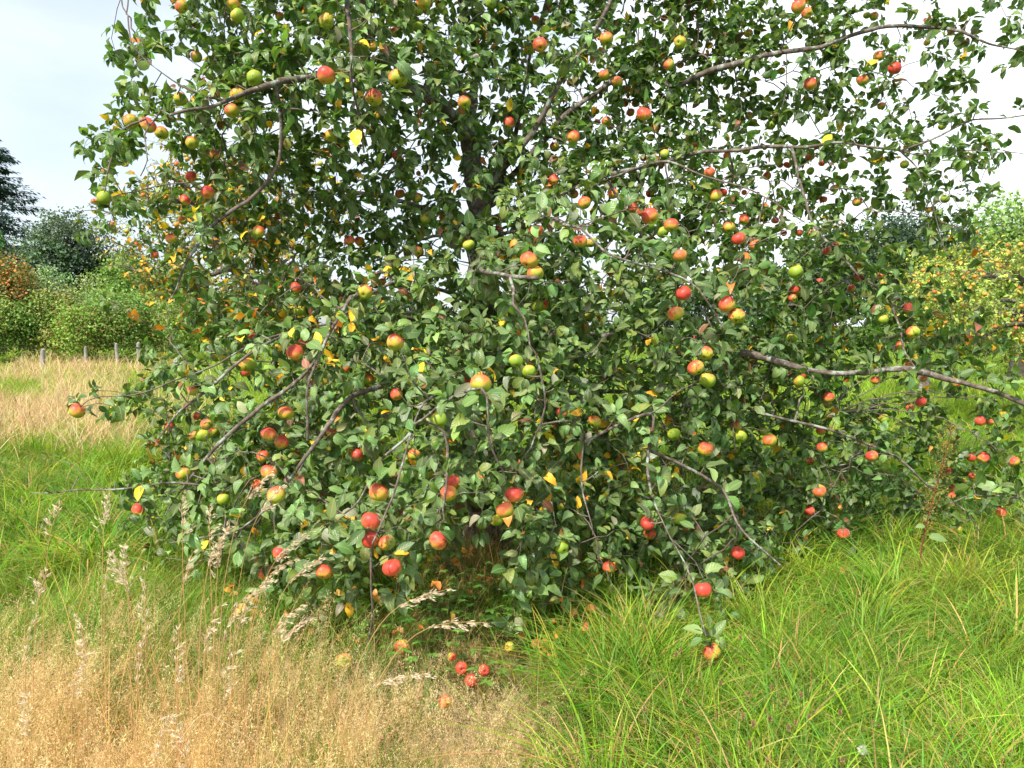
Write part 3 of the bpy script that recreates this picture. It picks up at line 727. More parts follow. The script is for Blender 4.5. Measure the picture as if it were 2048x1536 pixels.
def make_apple(pos, rad, kind, label, group, tilt=(0, 0, 0), parts=True, stalk=True, mesh=None, rot=None):
    o = link("apple", mesh or AM[rng.integers(0, 4)])
    o.location = pos; o.scale = (rad, rad, rad); o.rotation_euler = tilt
    o["ripeness"] = float(RIPE[kind] + rng.normal(0, 0.05)); o["seed"] = float(rng.uniform(0, 40)); o["rot"] = float(rot if rot is not None else (rng.uniform(.2, .6) if rng.random() < .3 else 0.0))
    tag(o, label, "apple", group)
    if parts:
        link("calyx", CAL, o)
        if stalk: link("stalk", STK, o)
    return o
COLW = dict(r="red", m="red and green", g="green", o="orange")
ORD = "first second third fourth fifth sixth seventh eighth ninth tenth eleventh twelfth thirteenth fourteenth fifteenth sixteenth seventeenth eighteenth nineteenth twentieth".split()
SPECIAL = {  # apples that can be named on their own
 (154,822): "lone red and green apple at the leafy far left tip of the longest low branch",
 (208,396): "green apple hanging at the drooping upper left branch tip against the sky",
 (207,343): "small reddish apple half hidden in leaves just above the green apple against the sky",
 (262,243): "leftmost of three apples in a row against the sky at upper left",
 (296,250): "middle and reddest of three apples in a row against the sky at upper left",
 (323,266): "rightmost of three apples in a row against the sky at upper left",
 (364,13): "apple at the top left end of the tree, outlined against pale sky",
 (652,151): "large bright red apple with a dark pit beside the hanging twig, upper left",
 (747,195): "large red apple hanging right of the long vertical twig, upper left",
 (796,157): "large red and green apple partly under a leaf at the thick dark limb",
 (1058,521): "upper apple of the touching pair on the grey hooked branch at tree centre",
 (1071,547): "lower darker apple of the touching pair on the grey hooked branch at tree centre",
 (961,768): "biggest apple in the middle of the tree, orange red over green",
 (936,763): "small red apple tucked against the biggest apple in the middle of the tree",
 (741,1042): "top apple of the three apple cluster low on the forked grey branch",
 (741,1080): "lower left apple of the three apple cluster low on the forked grey branch",
 (773,1086): "lower right orange apple of the three apple cluster on the forked grey branch",
 (784,1135): "round red apple hanging just below the three apple cluster",
 (875,1081): "red apple with pale scar hanging alone right of the three apple cluster",
 (757,985): "large apple between the two grey branches above the three apple cluster",
 (1424,1304): "lowest hanging apple, orange with a leaf across it, on a bare twig over the grass",
 (1406,1180): "red apple halfway down the bare twig that ends in the lowest orange apple",
 (1713,1153): "bright red apple at the bottom right edge of the crown above green grass",
 (1029,989): "upper apple of the low pair with a leaf across its left side",
 (1010,1020): "lower apple of the low pair under the leaf crossed apple",
 (994,1040): "dull green apple tucked under the low pair of red apples",
 (1300,432): "large red and yellow apple beside two smaller red ones, upper right of centre",
 (1288,228): "bright red apple with pale eye facing out, upper right of the dark trunk",
 (1597,13): "red apple at the very top edge right of centre",
 (1621,168): "red apple against the white cloud, under the long upper right branch",
 (1789,137): "red apple among leaves in front of the white cloud, far upper right",
 (2028,923): "apple at the far right edge of the tree, low over the field",
 (1943,914): "left apple of the red pair hanging at the lower right over bright grass",
 (1966,915): "right apple of the red pair hanging at the lower right over bright grass",
 (2001,1025): "reddish apple under the thin lowest branch at the right edge",
 (1914,1060): "apple at the drooping end of the lowest right branch near the grass",
 (1910,765): "orange apple just under the bare brown branch at the right edge",
 (1392,736): "left apple of three touching apples right of centre, green with red shoulder",
 (1411,707): "upper duller apple of three touching apples right of centre",
 (1415,760): "all green lower apple of three touching apples right of centre",
 (1454,609): "upper apple with round red spot above a yellow apple, right of centre",
 (1474,633): "yellow apple under the one with a round red spot, right of centre",
 (1410,898): "yellow and red apple facing out with open eye, lower right of centre",
 (1080,90): "larger red apple of a pair near the top centre of the tree",
 (1058,100): "smaller apple left of the red apple near the top centre",
}
def cell_words(x, y):
    cxn = ["far left part", "left part", "left middle", "right middle", "right part", "far right part"][int(np.searchsorted([420, 720, 1024, 1350, 1680], x))]
    ry = ["topmost", "high", "fairly high", "halfway up", "fairly low", "lowest"][int(np.searchsorted([140, 320, 520, 740, 930], y))]
    return cxn, ry
cells = {}
for i, (x, y, d, c) in enumerate(AP):
    if (int(x), int(y)) in SPECIAL: continue
    cells.setdefault((cell_words(x, y), c), []).append(i)
LAB = {}
for ((cxn, ry), c), idx in cells.items():
    idx.sort(key=lambda i: AP[i][0])
    for k, i in enumerate(idx):
        where = {"topmost": "in the topmost branches", "high": "hanging high", "fairly high": "hanging fairly high", "halfway up": "hanging halfway up",
                 "fairly low": "hanging fairly low", "lowest": "in the lowest branches"}[ry]
        o_ = "only" if len(idx) == 1 else (ORD[k] if k < 20 else "last")
        LAB[i] = f"{o_} {COLW[c]} apple {'from left ' if len(idx) > 1 else ''}{where}, {cxn} of tree"
for i, (x, y, d, c) in enumerate(AP):
    lab = SPECIAL.get((int(x), int(y))) or LAB[i]
    big = d >= 14
    tilt = (rng.normal(-0.15, 0.4), rng.normal(0, 0.35), rng.uniform(-0.9, 0.9))
    if d >= 24 and rng.random() < 0.5: tilt = (rng.uniform(-0.9, -0.3), rng.normal(0, 0.35), rng.uniform(-0.6, 0.6))
    o = make_apple(AP_POS[i], AP_R[i], c, lab, "apples hanging on the large apple tree", tilt, parts=big)
WIND = [(688,1325,42,'o',"large split orange windfall apple lying in dry grass, leftmost on the ground"),(805,1293,32,'o',"windfall apple with yellow patches right of the split one, beside dark leaves"),
 (904,1313,18,'m',"small windfall with open brown hole above the red windfall pair"),(923,1336,27,'r',"red and yellow windfall, upper left of the tight windfall trio"),
 (942,1361,26,'r',"striped red windfall, lowest of the tight windfall trio"),(968,1341,24,'r',"dark red rotting windfall, right one of the tight windfall trio"),
 (890,1404,28,'r',"pinkish red windfall sunk in pale dry grass, nearest to the camera"),(1020,1294,22,'g',"yellow green windfall half buried in dry grass left of the tussock"),
 (1071,1288,20,'o',"yellow orange windfall against the left edge of the bright tussock"),(1081,1310,20,'r',"orange red windfall just below another at the left edge of the tussock"),
 (1045,1247,20,'g',"yellow windfall in green herbs above the other windfalls"),(1105,1202,18,'r',"dull red windfall in deep shade behind the bright tussock"),
 (1350,1200,16,'r',"dark red windfall in shade behind the right side of the tussock"),(1418,1334,16,'o',"brownish orange windfall in grass right under the lowest hanging apple")]
WPOS = []
for w_ in WIND:
    P0 = at(w_[0], w_[1], 10.0); s_ = (0.12 - CAM_H) / (P0[2] - CAM_H); WPOS.append((P0[0] * s_, P0[1] * s_))
def near_windfall(x, y):
    m = np.zeros(len(x), bool)
    for wx, wy in WPOS: m |= (np.abs(x - wx) < .06) & (y < wy + .05) & (y > wy - .32)
    return m
# ------------------------------------------------------------------ ground
def blob(px, py, x, y, sx, sy): return np.exp(-((px - x) / sx) ** 2 - ((py - y) / sy) ** 2)
def dryness(x, y):
    px, py, f = proj(np.stack([x, y, 0 * x], -1))
    d = ((1.0 * blob(px, py, 60, 835, 240, 75) + .7 * blob(px, py, 100, 735, 330, 22)) * (.45 + .55 * np.clip(np.sin(px * .021 + 1.2 * np.sin(py * .05)) * np.sin(py * .045 + px * .006) * 2 + .6, 0, 1)) + 1.1 * blob(px, py, 160, 1500, 430, 230) + .9 * blob(px, py, 950, 1520, 200, 65)
         + .45 * blob(px, py, 700, 1460, 230, 80) + .8 * blob(px, py, 945, 1130, 75, 90) + .75 * blob(px, py, 840, 1290, 140, 45) + .6 * blob(px, py, 1000, 1400, 160, 70)
         + .35 * blob(px, py, 1950, 1330, 150, 220) + .35 * blob(px, py, 1600, 1420, 130, 40) + .15 * blob(px, py, 400, 1250, 260, 90))
    d = d + 0.30 * np.sin(x * 2.3 + y * 1.1) * np.sin(y * 1.7 - x) * np.clip(d + .15, 0, 1) + 0.12 * np.sin(x * 9 + 2 * y) * np.sin(y * 7)
    return np.clip(d, 0, 1)
gx = np.concatenate([np.linspace(-420, -32, 14), np.linspace(-30, 30, 181), np.linspace(32, 420, 14)])
gy = np.concatenate([np.linspace(-60, -2, 10), np.linspace(0, 60, 181), np.linspace(64, 900, 20)])
X, Y = np.meshgrid(gx, gy)
Z = ground_h(X, Y) * np.clip(1 - (np.abs(Y) / 60) ** 2, 0, 1) * np.clip(1 - (np.abs(X) / 30) ** 2, 0, 1)
nx, ny = len(gx), len(gy)
i = (np.arange(ny - 1)[:, None] * nx + np.arange(nx - 1)[None]).ravel()
gr = Geo()
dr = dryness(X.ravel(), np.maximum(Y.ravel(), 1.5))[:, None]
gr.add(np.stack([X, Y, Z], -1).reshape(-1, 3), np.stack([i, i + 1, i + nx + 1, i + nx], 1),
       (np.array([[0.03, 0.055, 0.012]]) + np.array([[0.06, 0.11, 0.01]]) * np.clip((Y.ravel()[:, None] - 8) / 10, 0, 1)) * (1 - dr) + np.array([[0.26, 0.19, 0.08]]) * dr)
mg, n_, l_, b_ = newmat("meadow_ground")
a1 = n_.new("ShaderNodeAttribute"); a1.attribute_name = "tint"
t1 = n_.new("ShaderNodeTexCoord")
z1 = n_.new("ShaderNodeTexNoise"); z1.inputs['Scale'].default_value = 1.3; z1.inputs['Detail'].default_value = 12; z1.inputs['Roughness'].default_value = 0.7
l_.new(t1.outputs['Object'], z1.inputs['Vector'])
r1 = n_.new("ShaderNodeMapRange"); l_.new(z1.outputs[0], r1.inputs[0]); r1.inputs[1].default_value = .3; r1.inputs[2].default_value = .7; r1.inputs[3].default_value = 0.5; r1.inputs[4].default_value = 1.5
c1 = n_.new("ShaderNodeCombineXYZ"); [l_.new(r1.outputs[0], c1.inputs[k]) for k in range(3)]
x1 = n_.new("ShaderNodeMix"); x1.data_type = 'RGBA'; x1.blend_type = 'MULTIPLY'; x1.inputs[0].default_value = 1
l_.new(a1.outputs['Color'], x1.inputs[6]); l_.new(c1.outputs[0], x1.inputs[7]); l_.new(x1.outputs[2], b_.inputs['Base Color'])
inp(b_, 'Roughness', 0.95); inp(b_, 'Specular IOR Level', 0.1)
bp1 = n_.new("ShaderNodeBump"); bp1.inputs['Distance'].default_value = 0.08; l_.new(z1.outputs[0], bp1.inputs['Height']); l_.new(bp1.outputs[0], b_.inputs['Normal'])
tag(gr.obj("ground", mg), kind="structure")

# ------------------------------------------------------------------ meadow grass
def powdepth(n, a, b, k):
    u = rng.random(n); e = 1 - k
    return (a ** e + u * (b ** e - a ** e)) ** (1 / e)
def gplace(n, a, b, k, margin=0.5):
    D = powdepth(n, a, b, k); x = rng.uniform(-1, 1, n) * (0.70 * D + margin)
    return x, D
GREEN = dict(a=(0.085, 0.19, 0.012), b=(0.28, 0.43, 0.032))
def grass_layer(n, a, b, k, hmin, hmax, wbase, wk, segs, name, geo):
    x, y = gplace(n, a, b, k)
    # tufts: pull blades towards tuft centres
    dry = dryness(x, y)
    h = rng.uniform(hmin, hmax, n) * (0.75 + 0.5 * (0.5 + 0.5 * np.sin(x * 3.1 + 1.3 * np.sin(y * 2.2)) * np.sin(y * 2.7 + x)))
    px, py, _ = proj(np.stack([x, y, 0 * x], -1))
    low = blob(px, py, 900, 1380, 230, 170)
    h *= 1 - 0.55 * low
    isdry = rng.random(n) < dry * 0.85
    light = np.clip(0.5 + 0.5 * np.sin(x * 1.7 + 2.0) * np.sin(y * 1.3 + x * 0.5) + 0.25 * rng.normal(size=n), 0, 1)[:, None]
    far = np.clip((y - 5) / 12, 0, 1)[:, None]
    c = np.array([GREEN['a']]) * (1 - light) + np.array([GREEN['b']]) * light
    c = c * (1 - far * 0.5) + np.array([[0.36, 0.50, 0.05]]) * far * 0.5
    c = c * np.exp(rng.normal(0, .2, (n, 1))) * np.exp(rng.normal(0, .06, (n, 3)))
    d_ = vary((0.68, 0.48, 0.22), n, 0.25, 0.06)
    c[isdry] = d_[isdry]
    odd = rng.random(n) < 0.03 + 0.15 * (np.sin(x * 2.9 + 4) * np.sin(y * 3.3 + x * 1.4) > .55); c[odd] = vary((0.52, 0.36, 0.12), odd.sum(), .25)
    w = (wbase + wk * y) * rng.uniform(0.6, 1.4, n); w[isdry] *= 0.6
    fld = 2.5 * np.sin(x * 1.9 + 1.2 * np.sin(y * 2.4)) + 2.2 * np.sin(y * 2.1 - x * .8)
    lod = np.clip(.5 + .5 * np.sin(x * 4.3 + 2 * np.sin(y * 3.7)) * np.sin(y * 4.9 + x), 0, 1)
    h *= .55 + .75 * lod
    h[near_windfall(x, y)] *= .3
    blades(geo, np.stack([x, y, ground_h(x, y) - 0.01], 1), fld + rng.normal(0, 1.1, n), h, rng.uniform(0.2, 1.0, n) + .45 * (1 - lod), w, np.clip(c, 0, .9), segs)
gg = Geo()
grass_layer(135000, 1.7, 9, 1.5, .10, .30, .0028, .0004, 4, "near", gg)
grass_layer(120000, 8, 70, 1.7, .16, .42, .002, .0009, 3, "far", gg)
# long lush blades on the right
n = 9000; px = rng.uniform(1150, 2150, n); py = rng.uniform(1180, 1640, n); x, y = gpoint(px, py)
k = rng.random(n) < np.clip((px - 1050) / 500, 0, 1); x, y = x[k], y[k]; n = len(x)
blades(gg, np.stack([x, y, ground_h(x, y)], 1), rng.normal(0.6, 1.2, n), rng.uniform(.18, .42, n), rng.uniform(.3, 1.3, n), rng.uniform(.003, .007, n), vary((0.24, 0.40, 0.045), n, .28, .1), 5)
for reg in range(3):
    m = (330, 130, 200)[reg]
    px = rng.uniform((1120, 0, 1500)[reg], (2150, 420, 2150)[reg], m); py = rng.uniform((1190, 900, 850)[reg], (1900, 1180, 1200)[reg], m)
    X0, Y0 = gpoint(px, py)
    if reg == 0: ok = rng.random(m) < np.clip((px - 1080) / 300, .2, 1); X0, Y0 = X0[ok], Y0[ok]; m = len(X0)
    for cx_, cy_ in zip(X0, Y0):
        k = int(rng.integers(45, 110) if reg == 0 else rng.integers(25, 60)); o_ = rng.normal(0, rng.uniform(.03, .07), (k, 2)); wa = rng.uniform(0, 6.28); ws = rng.uniform(0, 1.1)
        az = np.arctan2(o_[:, 1] + .03 * ws * math.sin(wa), o_[:, 0] + .03 * ws * math.cos(wa)) + rng.normal(0, .5, k)
        hh = rng.uniform(.20, .42) * (1 if reg == 0 else .9); c0 = vary([(0.24, 0.41, 0.028), (0.10, 0.23, 0.015), (0.37, 0.48, 0.045), (0.16, 0.33, 0.04)][rng.integers(4)], 1, .15)[0]
        c = vary(c0, k, .2, .06); dd_ = rng.random(k) < rng.choice([.03, .12, .35]); c[dd_] = vary((0.55, 0.38, 0.14), dd_.sum(), .2)
        x, y = cx_ + o_[:, 0], cy_ + o_[:, 1]
        blades(gg, np.stack([x, y, ground_h(x, y)], 1), az, hh * rng.uniform(.6, 1.35, k), rng.uniform(.3, 1.5, k), rng.uniform(.0026, .0072, k) * (1 + .12 * cy_), c, 6)

# dry bent grass with airy flower heads (far too many to count)
gg2 = gg; dg = Geo(); sx, sy, sz, sh = [], [], [], []
def panicles(px, py, hmin, hmax, n_seed, col, spread=0.055):
    x, y = gpoint(px, py); n = len(x)
    h = rng.uniform(hmin, hmax, n); h[near_windfall(x, y)] *= .35; az = rng.normal(.3, 1.3, n); lean = rng.uniform(.1, .8, n)
    h *= .55 + .7 * np.clip(.5 + .5 * np.sin(x * 6.3 + 1.0 + np.sin(y * 5)) * np.sin(y * 7.1 + x * 2) + .1 * rng.normal(size=n), 0, 1) * np.clip(1.15 - .25 * (x + 1.6), .8, 1.3)
    base = np.stack([x, y, ground_h(x, y)], 1)
    blades(dg, base, az, h, lean, np.full(n, .0011), vary((0.66, 0.44, 0.17), n, .2), 4)
    top = base + np.stack([np.cos(az) * h * lean, np.sin(az) * h * lean, h * (1 - .45 * lean)], 1)
    for q in range(9):      # hair fine branchlets of each head
        az2 = rng.uniform(0, 6.28, n); st = base + (top - base) * rng.uniform(.62, .98, (n, 1))
        blades(dg, st, az2, rng.uniform(.035, .085, n), rng.uniform(.4, 1.1, n), np.full(n, .0008), vary(col, n, .12), 2)
    m = n * n_seed
    T = np.repeat(top, n_seed, 0); A = nrm(top - base); A = np.repeat(A, n_seed, 0)
    t = rng.uniform(-.02, .15, m)[:, None]
    rad = (spread * (0.25 + t / .15 * 0.9)) * rng.random((m, 1)) ** .5
    o = nrm(rng.normal(size=(m, 3)))
    P = T - A * t + o * rad * np.array([1, 1, .6])
    d = nrm(o + A * .6 + rng.normal(0, .4, (m, 3)))
    s = nrm(np.cross(d, rng.normal(size=(m, 3))))
    Ls = rng.uniform(.006, .013, m)[:, None]; W = rng.uniform(.0007, .0013, m)[:, None]
    V = np.stack([P - d * Ls * .5, P + s * W, P + d * Ls * .5, P - s * W], 1)
    C = np.repeat(vary(col, n, .22, .05), n_seed, 0) * np.exp(rng.normal(0, .12, (m, 1)))
    F = (np.arange(m) * 4)[:, None] + np.arange(4)[None]
    dg.add(V, F, np.repeat(np.clip(C, 0, .9), 4, 0))
def scatter(n, fn, x0, x1, y0, y1):
    px = rng.uniform(x0, x1, n * 3); py = rng.uniform(y0, y1, n * 3)
    k = rng.random(n * 3) < fn(px, py); return px[k][:n], py[k][:n]
f1 = lambda px, py: np.clip(1.2 * blob(px, py, 100, 1800, 700, 330) + .45 * blob(px, py, 330, 1520, 330, 140), 0, 1) * (.12 + .88 * (np.sin(px * .013 + 1) * np.sin(py * .017 + px * .004) > -.05))
panicles(*scatter(4000, f1, -250, 1150, 1360, 2350), .26, .50, 64, (0.88, 0.60, 0.29))
f2 = lambda px, py: np.clip(blob(px, py, 640, 1600, 330, 200) + .9 * blob(px, py, 930, 1640, 210, 130) + .5 * blob(px, py, 980, 1420, 140, 60), 0, 1) * (.3 + .7 * (np.sin(px * .019 + 2) * np.sin(py * .022) > -.3))
panicles(*scatter(2600, f2, 350, 1250, 1330, 1850), .07, .24, 60, (0.86, 0.64, 0.36))
f3 = lambda px, py: blob(px, py, 930, 1330, 110, 70) * .8 + blob(px, py, 840, 1240, 60, 60) * .8
panicles(*scatter(300, f3, 700, 1150, 1180, 1460), .10, .22, 50, (0.60, 0.38, 0.18), .04)
f4 = lambda px, py: (np.sin(px * .021 + 1.2 * np.sin(py * .05)) * np.sin(py * .045 + px * .006) > -.25) * np.clip(blob(px, py, 60, 830, 260, 70) + .7 * blob(px, py, 60, 735, 320, 25), 0, 1)
px, py = scatter(5500, f4, -100, 520, 700, 960); x, y = gpoint(px, py); n = len(x)
blades(dg, np.stack([x, y, ground_h(x, y)], 1), rng.uniform(0, 6.28, n), rng.uniform(.35, .75, n), rng.uniform(.2, .9, n), .0035 + .0006 * y, vary((0.72, 0.52, 0.28), n, .2), 3)
px, py = scatter(2600, lambda a, b: blob(a, b, 420, 1290, 330, 90) + .5 * blob(a, b, 500, 1420, 330, 120), -50, 1100, 1150, 1640); x, y = gpoint(px, py); n = len(x)
k_ = ~near_windfall(x, y); x, y = x[k_], y[k_]; n = len(x)
blades(gg2, np.stack([x, y, ground_h(x, y)], 1), rng.uniform(0, 6.28, n), rng.uniform(.22, .46, n), rng.uniform(.2, 1.1, n), rng.uniform(.0025, .0048, n), vary((0.18, 0.33, 0.04), n, .25), 5)
# matted hay and old stems
px, py = scatter(2400, lambda a, b: np.clip(blob(a, b, 930, 1470, 250, 110) + blob(a, b, 960, 1130, 55, 70) + .5 * blob(a, b, 400, 1480, 420, 110) + .35 * blob(a, b, 1700, 1450, 300, 80), 0, 1), -50, 2048, 1040, 1640)
x, y = gpoint(px, py); k_ = ~near_windfall(x, y); x, y = x[k_], y[k_]; n = len(x)
blades(dg, np.stack([x, y, ground_h(x, y) + rng.uniform(.0, .10, n)], 1), rng.uniform(0, 6.28, n), rng.uniform(.12, .35, n), rng.uniform(.9, 1.8, n), rng.uniform(.0015, .0035, n), vary((0.50, 0.36, 0.19), n, .25), 4)
px, py = scatter(260, lambda a, b: blob(a, b, 955, 1150, 45, 60), 850, 1060, 1040, 1260); x, y = gpoint(px, py); n = len(x)
blades(dg, np.stack([x, y, ground_h(x, y)], 1), rng.uniform(0, 6.28, n), rng.uniform(.25, .5, n), rng.uniform(.1, .6, n), rng.uniform(.002, .004, n), vary((0.42, 0.24, 0.10), n, .2), 4)
# thin golden stems standing through the fuzz
px, py = scatter(420, lambda a, b: blob(a, b, 400, 1700, 300, 220), -50, 800, 1400, 2100); x, y = gpoint(px, py); n = len(x)
blades(dg, np.stack([x, y, ground_h(x, y)], 1), rng.uniform(0, 6.28, n), rng.uniform(.45, .85, n), rng.uniform(.05, .6, n), rng.uniform(.0012, .0024, n), vary((0.66, 0.42, 0.15), n, .2), 5)
tag(dg.obj("dry_grass", M_STRAW), "straw coloured bent grass with airy flower heads in the left foreground", "dry grass", kind="stuff")

tag(gg.obj("grass", M_GRASS), "lush green meadow grass under and around the apple tree", "grass", kind="stuff")

# low five-leaved herbs in the shade
hb = Geo()
px, py = scatter(1500, lambda a, b: np.clip(blob(a, b, 930, 1290, 160, 90) + blob(a, b, 440, 1110, 150, 70) + .8 * blob(a, b, 1770, 1050, 110, 60) + .5 * blob(a, b, 1560, 1290, 170, 60) + .5 * blob(a, b, 330, 1130, 100, 60) + .35 * (a > 1250) * (b > 1250) * (np.sin(a * .02) * np.sin(b * .03 + 1) > .3), 0, 1), 200, 2048, 980, 1640)
x, y = gpoint(px, py)
for cx_, cy_ in zip(x, y):
    h = rng.uniform(.07, .20); r_ = rng.integers(4, 6); a = rng.uniform(0, 6.28) + np.arange(r_) * 6.283 / r_
    d = np.stack([np.cos(a), np.sin(a), np.full(r_, .15)], 1)
    p = np.repeat([[cx_, cy_, h + float(ground_h(cx_, cy_))]], r_, 0)
    leaves(hb, p, d, np.repeat([[0, 0, 1.0]], r_, 0) + rng.normal(0, .25, (r_, 3)), rng.uniform(.025, .05, r_), rng.uniform(.012, .022, r_), vary((0.10, 0.27, 0.03), r_, .2), fold=.15, droop=.4)
    tube(hb, [(cx_, cy_, 0), (cx_ + .005, cy_, h * .6), (cx_, cy_, h + float(ground_h(cx_, cy_)))], .0012, 3, (0.12, 0.2, 0.04), cap=False)
tag(hb.obj("ground_cover", M_HERB), "low five leaved herbs creeping through the shaded grass", "ground cover", kind="stuff")
# fallen leaves
fl = Geo(); n = 220
px = rng.uniform(420, 1720, n); py = rng.uniform(1120, 1330, n); x, y = gpoint(px, py)
leaves(fl, np.stack([x, y, ground_h(x, y) + rng.uniform(.06, .16, n)], 1), rng.normal(size=(n, 3)) * [1, 1, .3], rng.normal(0, .4, (n, 3)) + [0, -.3, 1], rng.uniform(.05, .08, n), rng.uniform(.03, .045, n), vary((0.55, 0.27, 0.05), n, .35, .2), fold=.3, droop=1, wave=.2)
tag(fl.obj("fallen_leaves", M_LEAF), "yellow and brown apple leaves fallen into the grass", "leaf litter", kind="stuff")

# ------------------------------------------------------------------ windfall apples
for px, py, d, c, lab in WIND:
    zt = 0.108
    P0 = at(px, py, 10.0); s = (zt - CAM_H) / (P0[2] - CAM_H); P = np.array([0, 0, CAM_H]) + (P0 - [0, 0, CAM_H]) * s
    rad = min(d * P[1] / (2 * FPX), .042)
    make_apple(P, rad, c, lab, "windfall apples on the ground", (rng.uniform(.6, 2.4), rng.normal(0, .6), rng.uniform(0, 6.28)), rot=rng.uniform(.5, 1.0))["ripeness"] = dict(r=.85, o=.62, m=.6, g=.2)[c]
print("apples", sum(1 for o in bpy.data.objects if o.name.startswith("apple") and o.type == 'MESH' and o.get("category")))

# ------------------------------------------------------------------ generic orchard tree (branches + single leaves) for the nearer background
FARAP = Geo()
def farapple(p, r, c):
    th = np.linspace(0, math.pi, 7); V = []
    for t in th:
        for k in range(8):
            V.append((p[0] + r * math.sin(t) * math.cos(k * .785), p[1] + r * math.sin(t) * math.sin(k * .785), p[2] + r * .9 * math.cos(t)))
    V = np.array(V)
    F = [[i * 8 + k, (i + 1) * 8 + k, (i + 1) * 8 + (k + 1) % 8, i * 8 + (k + 1) % 8] for i in range(6) for k in range(8)]
    c2 = np.array([0.42, 0.42, 0.05]); w = np.clip((V[:, 2] - p[2]) / r * .5 + .75, 0, 1)[:, None]
    FARAP.add(V, F, np.asarray(c)[None] * w + c2 * (1 - w))
def orchard_tree(label, trunk_pts, trunk_r, ctr, rad, nlimb, ntwig, leafcol, leaflen, yellow, ycol, napple, acols, ar, group=None, hollow=.45, bottom=None, leafper=(6, 11), apple_zone=None):
    T = empty("apple_tree", tuple(np.array(trunk_pts[0]) * [1, 1, 0])); O = np.array(T.location)
    tag(T, label, "apple tree", group)
    g = Geo(); TP = resample(trunk_pts, .12); TP = TP + rng.normal(0, trunk_r * .12, TP.shape); tube(g, TP - O, np.linspace(trunk_r, trunk_r * .55, len(TP)), 10)
    g.obj("trunk", M_BARK, T)
    nodes = TP[len(TP) // 3:].tolist(); nr = [trunk_r * .5] * len(nodes)
    ctr, rad = np.array(ctr), np.array(rad)
    def samp(n, lo, hi):
        d = nrm(rng.normal(size=(n * 2, 3))); q = rng.uniform(lo ** 2, hi ** 2, (n * 2, 1)) ** .5
        P = ctr + d * q * rad * (1 + .12 * np.sin(d[:, :1] * 7 + d[:, 2:] * 5))
        P = P[P[:, 2] > (bottom if bottom is not None else .3)]
        return P[:n]
    tips = []
    for lv, (tg, r0, r1, car) in enumerate(((samp(nlimb, .6, .95), trunk_r * .42, .008, 0), (samp(ntwig // 6, .5, 1.0), .008, .004, 1), (samp(ntwig, hollow, 1.03), .0045, .002, 1))):
        order = np.argsort(np.linalg.norm(tg - ctr, axis=1))
        tg = tg[order]; g = Geo() if lv else None
        for ch in np.array_split(tg, 1 if lv == 0 else 5):
            kd = kdtree.KDTree(len(nodes)); [kd.insert(p, i) for i, p in enumerate(nodes)]; kd.balance()
            nn, nnr = [], []
            for t in ch:
                co, idx, d = kd.find(t); co = np.array(co)
                if d < .03: continue
                c = (co + t) / 2 + np.array([0, 0, .18 * d]) + rng.normal(0, .05 * d, 3); m = max(4, int(d / .12)); s = np.linspace(0, 1, m)[:, None]
                P = (1 - s) ** 2 * co + 2 * s * (1 - s) * c + s * s * t
                rr = np.linspace(min(nr[idx], r0), r1, m)
                if lv == 0:
                    gl = Geo(); tube(gl, P - O, rr, 7); gl.obj("limb", M_BARK, T)
                else: tube(g, P - O, rr, 3, cap=False)
                nn += P[1:].tolist(); nnr += rr[1:].tolist()
                if car: tips.append(P)
            nodes += nn; nr += nnr
        if g: tag(g.obj("twigs", M_TWIG, T), kind="stuff")
    pos, dd = [], []
    for P in tips:
        n = rng.integers(*leafper); k = rng.random(n) * .8 + .2
        idx = k * (len(P) - 1); i0 = np.minimum(idx.astype(int), len(P) - 2); f = (idx - i0)[:, None]
        pos.append(P[i0] * (1 - f) + P[i0 + 1] * f); dd.append(rng.normal(0, 1, (n, 3)) + [0, 0, -.1] + (P[-1] - P[0]) / (np.linalg.norm(P[-1] - P[0]) + 1e-3))
    pos = np.concatenate(pos); dd = nrm(np.concatenate(dd)); n = len(pos)
    col = vary(leafcol, n, .28, .08); cl = .5 + .5 * np.sin(pos[:, 0] * 3.1 + 2) * np.sin(pos[:, 2] * 4)
    y = rng.random(n) < yellow * 2 * cl; col[y] = vary(ycol, y.sum(), .25)
    g = Geo(); L = rng.normal(leaflen, leaflen * .2, n)
    o_ = nrm((pos - ctr) / rad)
    leaves(g, pos + dd * .01 - O, dd, o_ * .5 + [0, 0, .8] + rng.normal(0, .4, (n, 3)), L, L * .6, col, fold=.3, hi=False)
    g.obj("crown", M_FAR, T)
    tips2 = [P[-1] for P in tips]
    for q in range(napple):
        for _ in range(30):
            p = tips2[rng.integers(len(tips2))]
            if p[1] < ctr[1] + .3 * rad[1] and (apple_zone is None or apple_zone(p)): break
        farapple(p - [0, 0, ar * 1.2], ar * rng.uniform(.75, 1.15), vary(acols[rng.integers(len(acols))], 1, .12)[0])
    return T
RED, ORG, YEL = (0.62, 0.10, 0.04), (0.72, 0.26, 0.05), (0.68, 0.42, 0.06)
b0 = at(640, 860, 9.6); 
orchard_tree("smaller apple tree with yellowing leaves standing close behind the big tree's left side",
    [(b0[0], 9.6, 0), tuple(at(600, 680, 9.5)), tuple(at(520, 590, 9.4)), tuple(at(445, 505, 9.3)), tuple(at(400, 420, 9.3)), tuple(at(430, 350, 9.3))], .10,
    at(455, 480, 9.5), (1.45, 1.5, 1.2), 16, 1250, (0.15, 0.22, 0.06), .068, .17, (0.72, 0.42, 0.04), 95, [RED, RED, ORG, (0.55, .38, .06)], .032, hollow=.35, leafper=(5, 9))
b1 = at(2080, 760, 12.5)
